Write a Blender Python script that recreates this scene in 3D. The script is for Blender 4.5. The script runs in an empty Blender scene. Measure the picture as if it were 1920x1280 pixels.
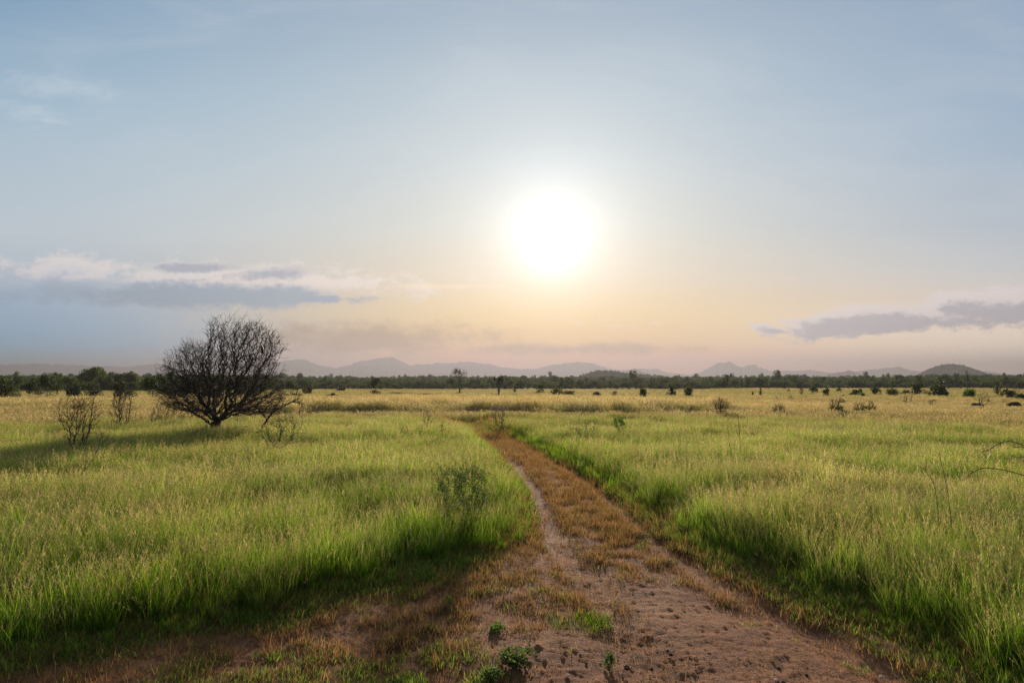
import bpy, math, random
import numpy as np
from mathutils import Vector, Matrix

# ------------------------------------------------------------------ frame, camera, sky, sun
S = bpy.context.scene
COL = S.collection
R = math.radians
S.render.resolution_x, S.render.resolution_y = 1024, 682
CAM_H = 2.2
PITCH = math.atan(82 / 1280)
FPX = 1280.0
EXPO = 1.15
HAZE, HAZE_TOP = 0.00023, 356.0            # air density per metre and the top of the haze
CH_L, CH_C, CH_R = (.31, .215, .13), (.58, .54, .63), (.18, .20, .215)   # brightness of that air toward left, centre, right
HOR = 722.0

cam_d = bpy.data.cameras.new('camera')
cam_d.lens, cam_d.sensor_width = 24.0, 36.0
cam_d.clip_start, cam_d.clip_end = 0.1, 40000
cam = bpy.data.objects.new('camera', cam_d)
COL.objects.link(cam)
cam.location = (0, 0, CAM_H)
cam.rotation_euler = (math.pi / 2 + PITCH, 0, 0)
S.camera = cam

SUN_EL = PITCH + math.atan(191 / 1280)
SUN_AZ = math.atan(75 / 1280 / math.cos(SUN_EL))
sun_dir = Vector((math.sin(SUN_AZ) * math.cos(SUN_EL), math.cos(SUN_AZ) * math.cos(SUN_EL), math.sin(SUN_EL)))
sl = bpy.data.lights.new('sun', 'SUN')
sl.energy = 5.0
sl.angle = R(1.6)
sl.color = (1.0, 0.85, 0.68)
so = bpy.data.objects.new('sun', sl)
COL.objects.link(so)
so.location = (0, 60, 40)
so.rotation_euler = (-sun_dir).to_track_quat('-Z', 'Y').to_euler()

S.view_settings.view_transform = 'Standard'
S.view_settings.look = 'None'
S.view_settings.exposure = EXPO
S.view_settings.gamma = 1.0
cy = S.cycles
cy.use_denoising = True
cy.denoiser = 'OPENIMAGEDENOISE'
cy.denoising_input_passes = 'RGB_ALBEDO_NORMAL'
cy.denoising_prefilter = 'NONE'
cy.max_bounces = 6
cy.diffuse_bounces = 3
cy.glossy_bounces = 2
cy.transmission_bounces = 4
cy.transparent_max_bounces = 8
cy.volume_bounces = 0
cy.use_adaptive_sampling = False
cy.sample_clamp_indirect = 4.0


def lin(c):
    return tuple(((v / 255) / 12.92 if v / 255 <= 0.04045 else ((v / 255 + 0.055) / 1.055) ** 2.4) for v in c)


class NT:
    """small wrapper that writes shader maths as nodes"""
    def __init__(s, tree):
        s.t = tree
        tree.nodes.clear()

    def n(s, kind, **kw):
        nd = s.t.nodes.new(kind)
        for k, v in kw.items():
            setattr(nd, k, v)
        return nd

    def put(s, sock, v):
        if v is None:
            return
        if isinstance(v, bpy.types.NodeSocket):
            s.t.links.new(v, sock)
        else:
            if sock.type == 'RGBA' and not isinstance(v, (int, float)) and len(v) == 3:
                v = (*v, 1)
            sock.default_value = v

    def m(s, op, a, b=None, c=None, clamp=False):
        nd = s.n('ShaderNodeMath', operation=op, use_clamp=clamp)
        for i, v in enumerate((a, b, c)):
            s.put(nd.inputs[i], v)
        return nd.outputs[0]

    def vm(s, op, a, b=None, out=0):
        nd = s.n('ShaderNodeVectorMath', operation=op)
        s.put(nd.inputs[0], a)
        if b is not None:
            s.put(nd.inputs[1], b)
        return nd.outputs[out]

    def ss(s, v, a, b, lo=0.0, hi=1.0):
        nd = s.n('ShaderNodeMapRange', interpolation_type='SMOOTHSTEP')
        for i, q in enumerate((v, a, b, lo, hi)):
            s.put(nd.inputs[i], q)
        return nd.outputs[0]

    def mix(s, f, a, b, mode='MIX'):
        nd = s.n('ShaderNodeMix', data_type='RGBA', blend_type=mode)
        s.put(nd.inputs[0], f)
        s.put(nd.inputs[6], a)
        s.put(nd.inputs[7], b)
        return nd.outputs[2]

    def noise(s, vec, scale, detail=4, rough=0.55, dist=0.0, out=0):
        nd = s.n('ShaderNodeTexNoise')
        s.put(nd.inputs['Vector'], vec)
        nd.inputs['Scale'].default_value = scale
        nd.inputs['Detail'].default_value = detail
        nd.inputs['Roughness'].default_value = rough
        nd.inputs['Distortion'].default_value = dist
        return nd.outputs[out]

    def ramp(s, f, stops):
        nd = s.n('ShaderNodeValToRGB')
        cr = nd.color_ramp
        while len(cr.elements) < len(stops):
            cr.elements.new(0.5)
        for e, (p, c) in zip(cr.elements, stops):
            e.position = p
            e.color = (*c, 1)
        s.put(nd.inputs[0], f)
        return nd.outputs[0]

    def xyz(s, x, y, z):
        nd = s.n('ShaderNodeCombineXYZ')
        for i, v in enumerate((x, y, z)):
            s.put(nd.inputs[i], v)
        return nd.outputs[0]


def build_world():
    w = bpy.data.worlds.new('World')
    S.world = w
    w.use_nodes = True
    k = NT(w.node_tree)
    d = k.vm('NORMALIZE', k.n('ShaderNodeTexCoord').outputs['Generated'])
    sp = k.n('ShaderNodeSeparateXYZ')
    k.put(sp.inputs[0], d)
    x, y, z = sp.outputs
    yy = k.m('MAXIMUM', y, 0.15)
    U = k.m('DIVIDE', x, yy)           # tangent of the compass angle off north
    hyp = k.m('SQRT', k.m('ADD', k.m('MULTIPLY', x, x), k.m('MULTIPLY', y, y)))
    V = k.m('DIVIDE', z, k.m('MAXIMUM', yy, hyp))
    V = k.m('DIVIDE', z, yy)
    el = k.m('MULTIPLY', V, 1 / 0.75, clamp=True)

    # the sky is seen through the haze box: give the world the colour that reads right behind that air
    def through(py, c, ch):
        e = math.atan(max(HOR - py, 8) / 1280)
        T = math.exp(-HAZE * min((HAZE_TOP - CAM_H) / math.sin(e), 11000))
        return tuple(min(max((a - (1 - T) * b) / T, 0.35 * a), 3.0 * a) for a, b in zip(lin(c), ch))

    def vramp(rows, ch):
        st = [(max(0.0, (HOR - py) / 1280 / 0.75), through(py, c, ch)) for py, c in rows]
        return k.ramp(el, sorted(st, key=lambda q: q[0]))
    L = vramp([(722, (128, 146, 164)), (650, (142, 158, 173)), (590, (160, 170, 182)), (520, (178, 184, 192)),
               (440, (190, 198, 204)), (330, (182, 196, 206)), (180, (164, 187, 204)), (10, (138, 167, 192)), (-230, (112, 145, 178))], CH_L)
    C = vramp([(722, (206, 180, 158)), (690, (208, 185, 163)), (640, (219, 196, 170)), (590, (224, 203, 182)), (520, (218, 207, 198)),
               (420, (206, 210, 212)), (300, (196, 207, 217)), (150, (182, 198, 213)), (0, (166, 184, 204)), (-230, (130, 158, 188))], CH_C)
    Rr = vramp([(722, (206, 188, 176)), (650, (211, 194, 182)), (560, (204, 197, 192)), (500, (188, 195, 201)),
                (420, (172, 186, 200)), (250, (156, 180, 202)), (120, (150, 175, 199)), (0, (146, 170, 195)), (-230, (116, 147, 180))], CH_R)
    c = k.mix(k.ss(U, -0.78, 0.0), L, C)
    c = k.mix(k.ss(U, 0.08, 0.85), c, Rr)
    # physical sky blended in
    sky = k.n('ShaderNodeTexSky', sky_type='NISHITA', sun_disc=False)
    sky.sun_elevation = SUN_EL
    sky.sun_rotation = SUN_AZ
    sky.dust_density = 3.0
    sky.air_density = 1.0
    nb = k.vm('MULTIPLY', sky.outputs[0], (0.06, 0.06, 0.06))
    c = k.mix(0.06, c, nb)

    P = k.xyz(U, V, 0.0)
    # thin high veils
    veil = k.noise(k.xyz(k.m('MULTIPLY', U, 1.3), k.m('MULTIPLY', V, 5.0), 0.3), 2.2, 6, 0.6, 0.6)
    veil = k.m('MULTIPLY', k.ss(veil, 0.42, 0.75), k.ss(V, 0.10, 0.3))
    c = k.mix(k.m('MULTIPLY', veil, 0.16), c, lin((222, 226, 230)))
    warp = k.noise(k.xyz(k.m('MULTIPLY', U, 1.0), k.m('MULTIPLY', V, 2.0), 0.0), 13.0, 9, 0.62, 0.4)
    fine = k.noise(k.xyz(k.m('MULTIPLY', U, 1.0), k.m('MULTIPLY', V, 1.7), 2.0), 46.0, 6, 0.65)
    w2 = k.m('ADD', k.m('MULTIPLY', k.m('SUBTRACT', warp, 0.5), 6.5), k.m('MULTIPLY', k.m('SUBTRACT', fine, 0.5), 3.0))

    def blob(px, py, rx, ry, amt, slope=0.0, soft=0.55):
        """a cloud at a fixed compass bearing and height: 1 inside, ragged edge"""
        u0, v0 = (px - 960) / 1280, (HOR - py) / 1280
        du = k.m('SUBTRACT', U, u0)
        dv = k.m('SUBTRACT', k.m('SUBTRACT', V, v0), k.m('MULTIPLY', du, slope))
        a = k.m('DIVIDE', du, rx / 1280)
        b = k.m('DIVIDE', dv, ry / 1280)
        dd = k.m('ADD', k.m('MULTIPLY', a, a), k.m('MULTIPLY', b, b))
        dd = k.m('SUBTRACT', k.m('SQRT', dd), k.m('MULTIPLY', w2, amt))
        return k.ss(dd, 1.0 + soft * 0.5, 1.0 - soft)

    # left cloud bank: pinkish lit fringe with grey-violet bases
    fr = k.m('MAXIMUM', blob(430, 525, 330, 34, 0.55, -0.02), blob(130, 505, 170, 26, 0.6))
    fr = k.m('MAXIMUM', fr, blob(600, 525, 150, 22, 0.6, -0.05))
    c = k.mix(k.m('MULTIPLY', fr, 0.65), c, through(525, (226, 210, 200), CH_L))
    g = blob(90, 610, 330, 90, 0.25, 0.0, 0.9)
    c = k.mix(k.m('MULTIPLY', g, 0.45), c, through(610, (146, 161, 176), CH_L))
    g = blob(170, 548, 230, 26, 0.45)
    c = k.mix(k.m('MULTIPLY', g, 0.65), c, through(550, (152, 160, 172), CH_L))
    g = k.m('MAXIMUM', blob(380, 554, 262, 26, 0.30, -0.01, 0.5), blob(590, 560, 120, 9, 0.5, 0.0, 0.6))
    c = k.mix(k.m('MULTIPLY', g, 0.95), c, through(556, (150, 155, 161), CH_L))
    g = k.m('MAXIMUM', blob(505, 514, 84, 13, 0.62, 0.06, 0.8), blob(370, 500, 90, 8, 0.75, 0.0, 0.9))
    c = k.mix(k.m('MULTIPLY', g, 0.8), c, through(516, (154, 156, 164), CH_L))
    # warm dim bars near the skyline
    g = k.m('MAXIMUM', blob(680, 636, 260, 32, 0.4, 0.0, 0.9), blob(1060, 655, 240, 13, 0.4, 0.0, 0.9))
    c = k.mix(k.m('MULTIPLY', g, 0.75), c, through(640, (192, 179, 163), CH_C))
    # wisps
    for px, py, rx, ry in ((820, 536, 110, 4), (1160, 611, 34, 3.5), (1088, 606, 8, 4), (1230, 606, 10, 3)):
        g = blob(px, py, rx, ry, 0.5, 0.0, 0.9)
        c = k.mix(k.m('MULTIPLY', g, 0.45), c, through(600, (238, 220, 206), CH_C))
    for px, py, rx, ry in ((25, 198, 60, 16), (60, 214, 40, 5), (90, 150, 90, 24)):
        c = k.mix(k.m('MULTIPLY', blob(px, py, rx, ry, 0.6, -0.1, 1.0), 0.22), c, through(200, (222, 224, 226), CH_L))
    # right cloud: cumulus line with a flat base
    top = k.m('MAXIMUM', blob(1625, 602, 185, 30, 0.30, 0.10, 0.3), blob(1800, 578, 150, 30, 0.30, 0.12, 0.3))
    top = k.m('MAXIMUM', top, blob(1970, 576, 170, 40, 0.30, 0.02, 0.3))
    top = k.m('MAXIMUM', top, blob(1440, 616, 55, 11, 0.5, -0.12, 0.4))
    c = k.mix(k.m('MULTIPLY', top, 0.95), c, through(590, (196, 190, 191), CH_R))
    base = k.m('MAXIMUM', blob(1650, 610, 190, 20, 0.42, 0.08, 0.4), blob(1950, 588, 210, 28, 0.42, 0.05, 0.4))
    base = k.m('MAXIMUM', base, blob(1455, 621, 40, 6, 0.5, -0.1, 0.7))
    c = k.mix(k.m('MULTIPLY', base, 0.90), c, through(605, (152, 154, 163), CH_R))
    # aureole of the veiled sun
    dt = k.vm('DOT_PRODUCT', d, tuple(sun_dir), out=1)
    ang = k.m('MULTIPLY', k.m('ARCCOSINE', k.m('MINIMUM', dt, 1.0)), 180 / math.pi)
    g1 = k.m('EXPONENT', k.m('MULTIPLY', k.m('POWER', k.m('DIVIDE', ang, 3.7), 1.5), -1.0))
    g2 = k.m('EXPONENT', k.m('MULTIPLY', k.m('POWER', k.m('DIVIDE', ang, 8.5), 1.6), -1.0))
    g3 = k.m('EXPONENT', k.m('MULTIPLY', k.m('DIVIDE', ang, 17.0), -1.0))
    core = k.m('EXPONENT', k.m('MULTIPLY', k.m('POWER', k.m('DIVIDE', ang, 1.7), 2.0), -1.0))

    def addc(col, f, rgb):
        return k.mix(1.0, col, k.vm('SCALE', rgb, None) if False else k.mix(f, (0, 0, 0), rgb), 'ADD')
    c = addc(c, g1, (0.62, 0.62, 0.62))
    c = addc(c, core, (1.6, 1.5, 1.4))
    c = addc(c, g2, (0.17, 0.175, 0.18))
    c = addc(c, g3, (0.04, 0.045, 0.05))
    # below the skyline: dull ground tone
    c = k.mix(k.ss(z, -0.02, -0.10), c, (0.12, 0.11, 0.07))
    # behind the camera the evening sky is dimmer
    c = k.mix(k.ss(y, 0.25, -0.5), c, lin((134, 148, 166)))
    bg = k.n('ShaderNodeBackground')
    k.put(bg.inputs[0], c)
    bg.inputs[1].default_value = 2 ** -EXPO
    out = k.n('ShaderNodeOutputWorld')
    k.t.links.new(bg.outputs[0], out.inputs[0])
    w.cycles.sampling_method = 'MANUAL'
    w.cycles.sample_map_resolution = 1024


build_world()

# ------------------------------------------------------------------ small tools
rng = np.random.default_rng(7)
random.seed(7)


def tag(o, label=None, cat=None, group=None, kind=None):
    for k_, v in (('label', label), ('category', cat), ('group', group), ('kind', kind)):
        if v:
            o[k_] = v
    return o


def hashf(ix, iy, seed):
    h = (ix.astype(np.int64) * 374761393 + iy.astype(np.int64) * 668265263 + seed * 144665) & 0x7fffffff
    h = ((h ^ (h >> 13)) * 1274126177) & 0x7fffffff
    h = h ^ (h >> 16)
    return (h & 0xffff) / 65535.0


def vnoise(x, y, seed=0):
    x = np.asarray(x, float); y = np.asarray(y, float)
    ix = np.floor(x); iy = np.floor(y)
    fx = x - ix; fy = y - iy
    fx = fx * fx * (3 - 2 * fx); fy = fy * fy * (3 - 2 * fy)
    a = hashf(ix, iy, seed); b = hashf(ix + 1, iy, seed)
    c = hashf(ix, iy + 1, seed); d = hashf(ix + 1, iy + 1, seed)
    return (a * (1 - fx) + b * fx) * (1 - fy) + (c * (1 - fx) + d * fx) * fy


def fbm(x, y, oct_=4, seed=0, gain=0.5):
    s = 0.0; a = 1.0; t = 0.0
    for i in range(oct_):
        s = s + a * vnoise(np.asarray(x) * 2 ** i + 17.3 * i, np.asarray(y) * 2 ** i - 9.1 * i, seed + i)
        t += a; a *= gain
    return s / t


def sstep(v, a, b):
    t = np.clip((np.asarray(v, float) - a) / (b - a), 0, 1)
    return t * t * (3 - 2 * t)


def H(x, y):
    """terrain height of the plain"""
    x = np.asarray(x, float); y = np.asarray(y, float)
    r = np.hypot(x, y)
    z = 9.5 * sstep(r, 330, 1050) * sstep(y, 100, 330) - 10.0 * sstep(r, 1300, 3000)
    z = z + (fbm(x / 120, y / 120, 3, 5) - 0.5) * 5.0 * sstep(r, 400, 1000)
    z = z - 0.55 * np.exp(-((x - 52) / 22) ** 2 - ((y - 76) / 22) ** 2)
    z = z + (fbm(x / 9, y / 9, 2, 3) - 0.5) * 0.10 * sstep(r, 10, 30)
    return z


def ray(px, py):
    u, v = (px - 960) / FPX, (640 - py) / FPX
    c, s_ = math.cos(PITCH), math.sin(PITCH)
    return Vector((u, c - s_ * v, s_ + c * v))


def P(px, py):
    """where a sight line meets the plain"""
    d = ray(px, py)
    z = 0.0
    for _ in range(12):
        t = (z - CAM_H) / d.z
        p = Vector((0, 0, CAM_H)) + d * t
        z = float(H(p.x, p.y))
    return Vector((p.x, p.y, z))


def W(px, py, dist):
    d = ray(px, py)
    return Vector((0, 0, CAM_H)) + d * (dist / d.y)


def mesh_np(name, V, F, mats=(), attrs=None, smooth=False, fmat=None):
    """V (n,3), F (m,4) or (m,3) numpy"""
    me = bpy.data.meshes.new(name)
    V = np.ascontiguousarray(V, dtype=np.float32); F = np.ascontiguousarray(F, dtype=np.int32)
    me.vertices.add(len(V)); me.vertices.foreach_set('co', V.ravel())
    n = F.shape[1]
    me.loops.add(F.size); me.loops.foreach_set('vertex_index', F.ravel())
    me.polygons.add(len(F))
    me.polygons.foreach_set('loop_start', np.arange(0, F.size, n, dtype=np.int32))
    me.polygons.foreach_set('loop_total', np.full(len(F), n, dtype=np.int32))
    if smooth:
        me.polygons.foreach_set('use_smooth', np.ones(len(F), dtype=bool))
    if fmat is not None:
        me.polygons.foreach_set('material_index', np.asarray(fmat, dtype=np.int32))
    me.update(calc_edges=True)
    for m_ in mats:
        me.materials.append(m_)
    if attrs:
        for an, av in attrs.items():
            av = np.asarray(av, dtype=np.float32)
            if av.ndim == 1:
                me.attributes.new(an, 'FLOAT', 'POINT').data.foreach_set('value', av)
            else:
                if av.shape[1] == 3:
                    av = np.concatenate([av, np.ones((len(av), 1), np.float32)], 1)
                me.attributes.new(an, 'FLOAT_COLOR', 'POINT').data.foreach_set('color', np.ascontiguousarray(av).ravel())
    return me


def link(name, me, parent=None, loc=None):
    o = bpy.data.objects.new(name, me)
    COL.objects.link(o)
    if parent is not None:
        o.parent = parent
    if loc is not None:
        o.location = loc
    return o


def empty(name, loc, rz=0.0):
    o = bpy.data.objects.new(name, None)
    COL.objects.link(o)
    o.empty_display_size = 0.2
    o.location = loc
    o.rotation_euler = (0, 0, rz)
    return o


# ------------------------------------------------------------------ materials
def new_mat(name):
    m = bpy.data.materials.new(name)
    m.use_nodes = True
    return m, NT(m.node_tree)


def leafy(name, use_attr=True, base=(0.05, 0.09, 0.02), transl=0.5, rough=0.7, vary=0.35, warm=(0.10, 0.09, 0.03), spec=0.04, backboost=1.5):
    """thin foliage: reflects and lets light through; tone varies from plant to plant"""
    m, k = new_mat(name)
    if use_attr:
        a = k.n('ShaderNodeAttribute', attribute_name='col').outputs['Color']
        b = k.n('ShaderNodeAttribute', attribute_name='col2').outputs['Color']
        dry = k.n('ShaderNodeAttribute', attribute_name='dry', attribute_type='INSTANCER').outputs['Fac']
        val = k.n('ShaderNodeAttribute', attribute_name='val', attribute_type='INSTANCER').outputs['Fac']
        c = k.mix(dry, a, b)
        pos = k.n('ShaderNodeNewGeometry').outputs['Position']
        nz = k.noise(pos, 0.35, 3)
        c = k.mix(k.ss(nz, 0.35, 0.7, 0.0, 0.30), c, k.mix(1.0, c, (1.25, 1.02, 0.8), 'MULTIPLY'))
        c = k.mix(1.0, c, k.xyz(val, val, val), 'MULTIPLY')
    else:
        rnd = k.n('ShaderNodeObjectInfo').outputs['Random']
        pos = k.n('ShaderNodeNewGeometry').outputs['Position']
        nz = k.noise(pos, 1.7, 3)
        f = k.m('ADD', k.m('MULTIPLY', rnd, 0.6), k.m('MULTIPLY', nz, 0.5), clamp=True)
        c = k.mix(f, base, warm)
        v = k.m('ADD', 1.0 - vary, k.m('MULTIPLY', k.noise(pos, 0.9, 2), 2 * vary))
        c = k.mix(1.0, c, k.xyz(v, v, v), 'MULTIPLY')
    pb = k.n('ShaderNodeBsdfPrincipled')
    k.put(pb.inputs['Base Color'], c)
    pb.inputs['Roughness'].default_value = rough
    pb.inputs['Specular IOR Level'].default_value = spec
    tr = k.n('ShaderNodeBsdfTranslucent')
    k.put(tr.inputs[0], k.mix(1.0, c, (backboost * 1.0, backboost * 1.0, backboost * 0.7), 'MULTIPLY'))
    mx = k.n('ShaderNodeMixShader')
    mx.inputs[0].default_value = transl
    k.t.links.new(pb.outputs[0], mx.inputs[1]); k.t.links.new(tr.outputs[0], mx.inputs[2])
    o = k.n('ShaderNodeOutputMaterial')
    k.t.links.new(mx.outputs[0], o.inputs[0])
    return m


def bark(name, c1=(0.055, 0.042, 0.033), c2=(0.13, 0.10, 0.075), scale=14):
    m, k = new_mat(name)
    co = k.n('ShaderNodeTexCoord').outputs['Object']
    nz = k.noise(k.vm('MULTIPLY', co, (1, 1, 0.25)), scale, 5, 0.65)
    c = k.mix(k.ss(nz, 0.35, 0.7), c1, c2)
    pb = k.n('ShaderNodeBsdfPrincipled')
    k.put(pb.inputs['Base Color'], c)
    pb.inputs['Roughness'].default_value = 0.85
    pb.inputs['Specular IOR Level'].default_value = 0.2
    bp = k.n('ShaderNodeBump'); bp.inputs['Strength'].default_value = 0.5; bp.inputs['Distance'].default_value = 0.02
    k.put(bp.inputs['Height'], nz); k.t.links.new(bp.outputs[0], pb.inputs['Normal'])
    o = k.n('ShaderNodeOutputMaterial'); k.t.links.new(pb.outputs[0], o.inputs[0])
    return m


def plain(name, c, rough=0.6, spec=0.3, metal=0.0, var=0.15, scale=30):
    m, k = new_mat(name)
    co = k.n('ShaderNodeTexCoord').outputs['Object']
    nz = k.noise(co, scale, 4)
    v = k.m('ADD', 1 - var, k.m('MULTIPLY', nz, 2 * var))
    cc = k.mix(1.0, c, k.xyz(v, v, v), 'MULTIPLY')
    pb = k.n('ShaderNodeBsdfPrincipled')
    k.put(pb.inputs['Base Color'], cc)
    pb.inputs['Roughness'].default_value = rough
    pb.inputs['Specular IOR Level'].default_value = spec
    pb.inputs['Metallic'].default_value = metal
    o = k.n('ShaderNodeOutputMaterial'); k.t.links.new(pb.outputs[0], o.inputs[0])
    return m


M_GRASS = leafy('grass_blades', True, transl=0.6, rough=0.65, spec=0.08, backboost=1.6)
M_FOREST = leafy('far_foliage', False, base=(0.038, 0.080, 0.022), warm=(0.095, 0.100, 0.034), transl=0.3, vary=0.4, rough=0.8, spec=0.0)
M_TREE = leafy('tree_foliage', False, base=(0.028, 0.050, 0.014), warm=(0.050, 0.056, 0.018), transl=0.35, vary=0.4, rough=0.6, spec=0.1)
M_BUSH = leafy('bush_foliage', False, base=(0.035, 0.070, 0.015), warm=(0.06, 0.075, 0.02), transl=0.4, vary=0.4, rough=0.7, spec=0.04)
M_BRIGHT = leafy('fresh_foliage', False, base=(0.06, 0.14, 0.02), warm=(0.10, 0.16, 0.03), transl=0.45, vary=0.3, rough=0.7, spec=0.05)
M_WEED = leafy('weed_leaves', False, base=(0.035, 0.08, 0.018), warm=(0.085, 0.11, 0.035), transl=0.45, vary=0.3, rough=0.6, spec=0.08)
M_BARK = bark('bark')
M_DARKBARK = bark('thorn_bark', (0.040, 0.030, 0.024), (0.095, 0.070, 0.050), 16)
M_GREYBARK = bark('grey_twigs', (0.10, 0.08, 0.06), (0.20, 0.16, 0.12), 20)
M_STRAWSTEM = plain('straw_stem', (0.34, 0.25, 0.12), 0.6, 0.2)
M_WOODPOLE = bark('pole_timber', (0.05, 0.042, 0.035), (0.10, 0.085, 0.07), 8)


def soil_material(name):
    m, k = new_mat(name)
    pos = k.n('ShaderNodeNewGeometry').outputs['Position']
    soil = k.n('ShaderNodeAttribute', attribute_name='soil').outputs['Fac']
    n1 = k.noise(pos, 0.8, 5, 0.6)
    n2 = k.noise(pos, 7.0, 6, 0.65)
    n3 = k.noise(pos, 60.0, 4, 0.7)
    n4 = k.noise(k.vm('MULTIPLY', pos, (1.0, 2.2, 1.0)), 22.0, 5, 0.7, 0.5)
    c = k.mix(k.ss(n1, 0.3, 0.7), (0.225, 0.086, 0.036), (0.345, 0.156, 0.072))
    c = k.mix(k.ss(n2, 0.45, 0.75, 0.0, 0.7), c, (0.15, 0.07, 0.04))
    c = k.mix(k.ss(n4, 0.56, 0.68, 0.0, 0.7), c, (0.085, 0.045, 0.03))
    c = k.mix(k.ss(n3, 0.58, 0.72, 0.0, 0.6), c, (0.42, 0.225, 0.115))
    c = k.mix(k.ss(n3, 0.42, 0.30, 0.0, 0.7), c, (0.08, 0.04, 0.026))
    # away from the track: litter and low growth between the tussocks
    g = k.mix(k.ss(n2, 0.3, 0.7), (0.055, 0.05, 0.02), (0.13, 0.10, 0.055))
    far = k.m('DIVIDE', k.vm('LENGTH', pos, out=1), 1.0)
    g = k.mix(k.ss(far, 40, 160), g, (0.26, 0.20, 0.10))
    g = k.mix(k.ss(far, 305, 335), g, (0.035, 0.045, 0.018))
    c = k.mix(k.ss(k.m('ADD', soil, k.m('MULTIPLY', k.m('SUBTRACT', n2, 0.5), 0.5)), 0.35, 0.65), g, c)
    pb = k.n('ShaderNodeBsdfPrincipled')
    k.put(pb.inputs['Base Color'], c)
    pb.inputs['Roughness'].default_value = 0.9
    pb.inputs['Specular IOR Level'].default_value = 0.06
    h = k.m('ADD', k.m('MULTIPLY', n3, 0.6), k.m('MULTIPLY', n4, 0.9))
    h = k.m('ADD', h, k.m('MULTIPLY', k.noise(pos, 18.0, 5, 0.6), 0.8))
    bp = k.n('ShaderNodeBump'); bp.inputs['Strength'].default_value = 0.9; bp.inputs['Distance'].default_value = 0.045
    k.put(bp.inputs['Height'], h); k.t.links.new(bp.outputs[0], pb.inputs['Normal'])
    df = k.n('ShaderNodeBsdfDiffuse'); k.put(df.inputs[0], c)
    mx = k.n('ShaderNodeMixShader'); k.put(mx.inputs[0], k.ss(far, 30, 60))
    k.t.links.new(pb.outputs[0], mx.inputs[1]); k.t.links.new(df.outputs[0], mx.inputs[2])
    o = k.n('ShaderNodeOutputMaterial'); k.t.links.new(mx.outputs[0], o.inputs[0])
    return m


M_SOIL = soil_material('red_soil')


def rock_material(name, c1, c2):
    m, k = new_mat(name)
    pos = k.n('ShaderNodeNewGeometry').outputs['Position']
    nz = k.noise(pos, 0.01, 6, 0.6)
    c = k.mix(k.ss(nz, 0.35, 0.65), c1, c2)
    pb = k.n('ShaderNodeBsdfDiffuse')
    k.put(pb.inputs[0], c)
    o = k.n('ShaderNodeOutputMaterial'); k.t.links.new(pb.outputs[0], o.inputs[0])
    return m


M_MOUNT = rock_material('mountain_rock', (0.20, 0.19, 0.20), (0.30, 0.28, 0.28))
M_HILL = rock_material('hill_scrub', (0.03, 0.04, 0.02), (0.05, 0.055, 0.028))

# ------------------------------------------------------------------ the track: outline and ruts from the photograph, on the ground
LPX = [(0, 1262), (120, 1232), (250, 1200), (400, 1174), (520, 1155), (640, 1118), (760, 1090), (860, 1062), (940, 1032),
       (995, 1000), (1010, 968), (998, 932), (968, 892), (942, 862), (916, 838), (890, 818), (862, 803), (838, 790), (818, 780)]
RPX = [(858, 778), (885, 790), (915, 802), (955, 818), (1000, 840), (1060, 870), (1130, 910), (1182, 950), (1238, 998), (1330, 1042),
       (1440, 1086), (1510, 1125), (1640, 1170), (1740, 1220), (1830, 1278)]
Lw = [P(*q) for q in LPX]; Rw = [P(*q) for q in RPX]
poly = np.array([[-9.5, 4.4], [-6.5, 4.6]] + [[p.x, p.y] for p in Lw] + [[p.x, p.y] for p in Rw] + [[3.6, 3.6], [4.2, 1.5], [4.5, -8], [-5, -8], [-12, 2]])
RUT_L = np.array([[P(*q).x, P(*q).y] for q in [(1330, 1400), (1250, 1280), (1180, 1190), (1120, 1100), (1062, 1032), (1032, 985), (1014, 945), (993, 905), (965, 870), (938, 846), (908, 824), (880, 808)]])
RUT_R = np.array([[P(*q).x, P(*q).y] for q in [(1760, 1290), (1600, 1215), (1450, 1140), (1330, 1075), (1240, 1018), (1186, 968), (1130, 922), (1085, 889), (1035, 862), (990, 840), (950, 822), (915, 806)]])
BARE = np.array([[P(*q).x, P(*q).y] for q in [(930, 1215), (1010, 1185), (1110, 1180), (1150, 1140), (1100, 1085), (1160, 1080), (1290, 1095), (1420, 1150), (1600, 1190), (1740, 1240), (1860, 1300), (2000, 1500), (900, 1500), (950, 1290)]])


def seg_dist(x, y, pl, closed=False):
    pts = np.vstack([pl, pl[:1]]) if closed else pl
    best = np.full(np.shape(x), 1e9)
    for (x0, y0), (x1, y1) in zip(pts[:-1], pts[1:]):
        dx, dy = x1 - x0, y1 - y0
        t = np.clip(((x - x0) * dx + (y - y0) * dy) / (dx * dx + dy * dy + 1e-12), 0, 1)
        best = np.minimum(best, np.hypot(x - x0 - t * dx, y - y0 - t * dy))
    return best


def inside(x, y, pl):
    c = np.zeros(np.shape(x), bool)
    n = len(pl)
    for i in range(n):
        x0, y0 = pl[i]; x1, y1 = pl[(i + 1) % n]
        if y0 == y1:
            continue
        cond = ((y0 > y) != (y1 > y)) & (x < (x1 - x0) * (y - y0) / (y1 - y0) + x0)
        c ^= cond
    return c


def sdist(x, y, pl):
    """negative inside"""
    x = np.asarray(x, float); y = np.asarray(y, float)
    out = np.full(x.shape, 99.0)
    near = (np.hypot(x, y) < 80)
    d = seg_dist(x[near], y[near], pl, True)
    out[near] = np.where(inside(x[near], y[near], pl), -d, d)
    return out


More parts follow.
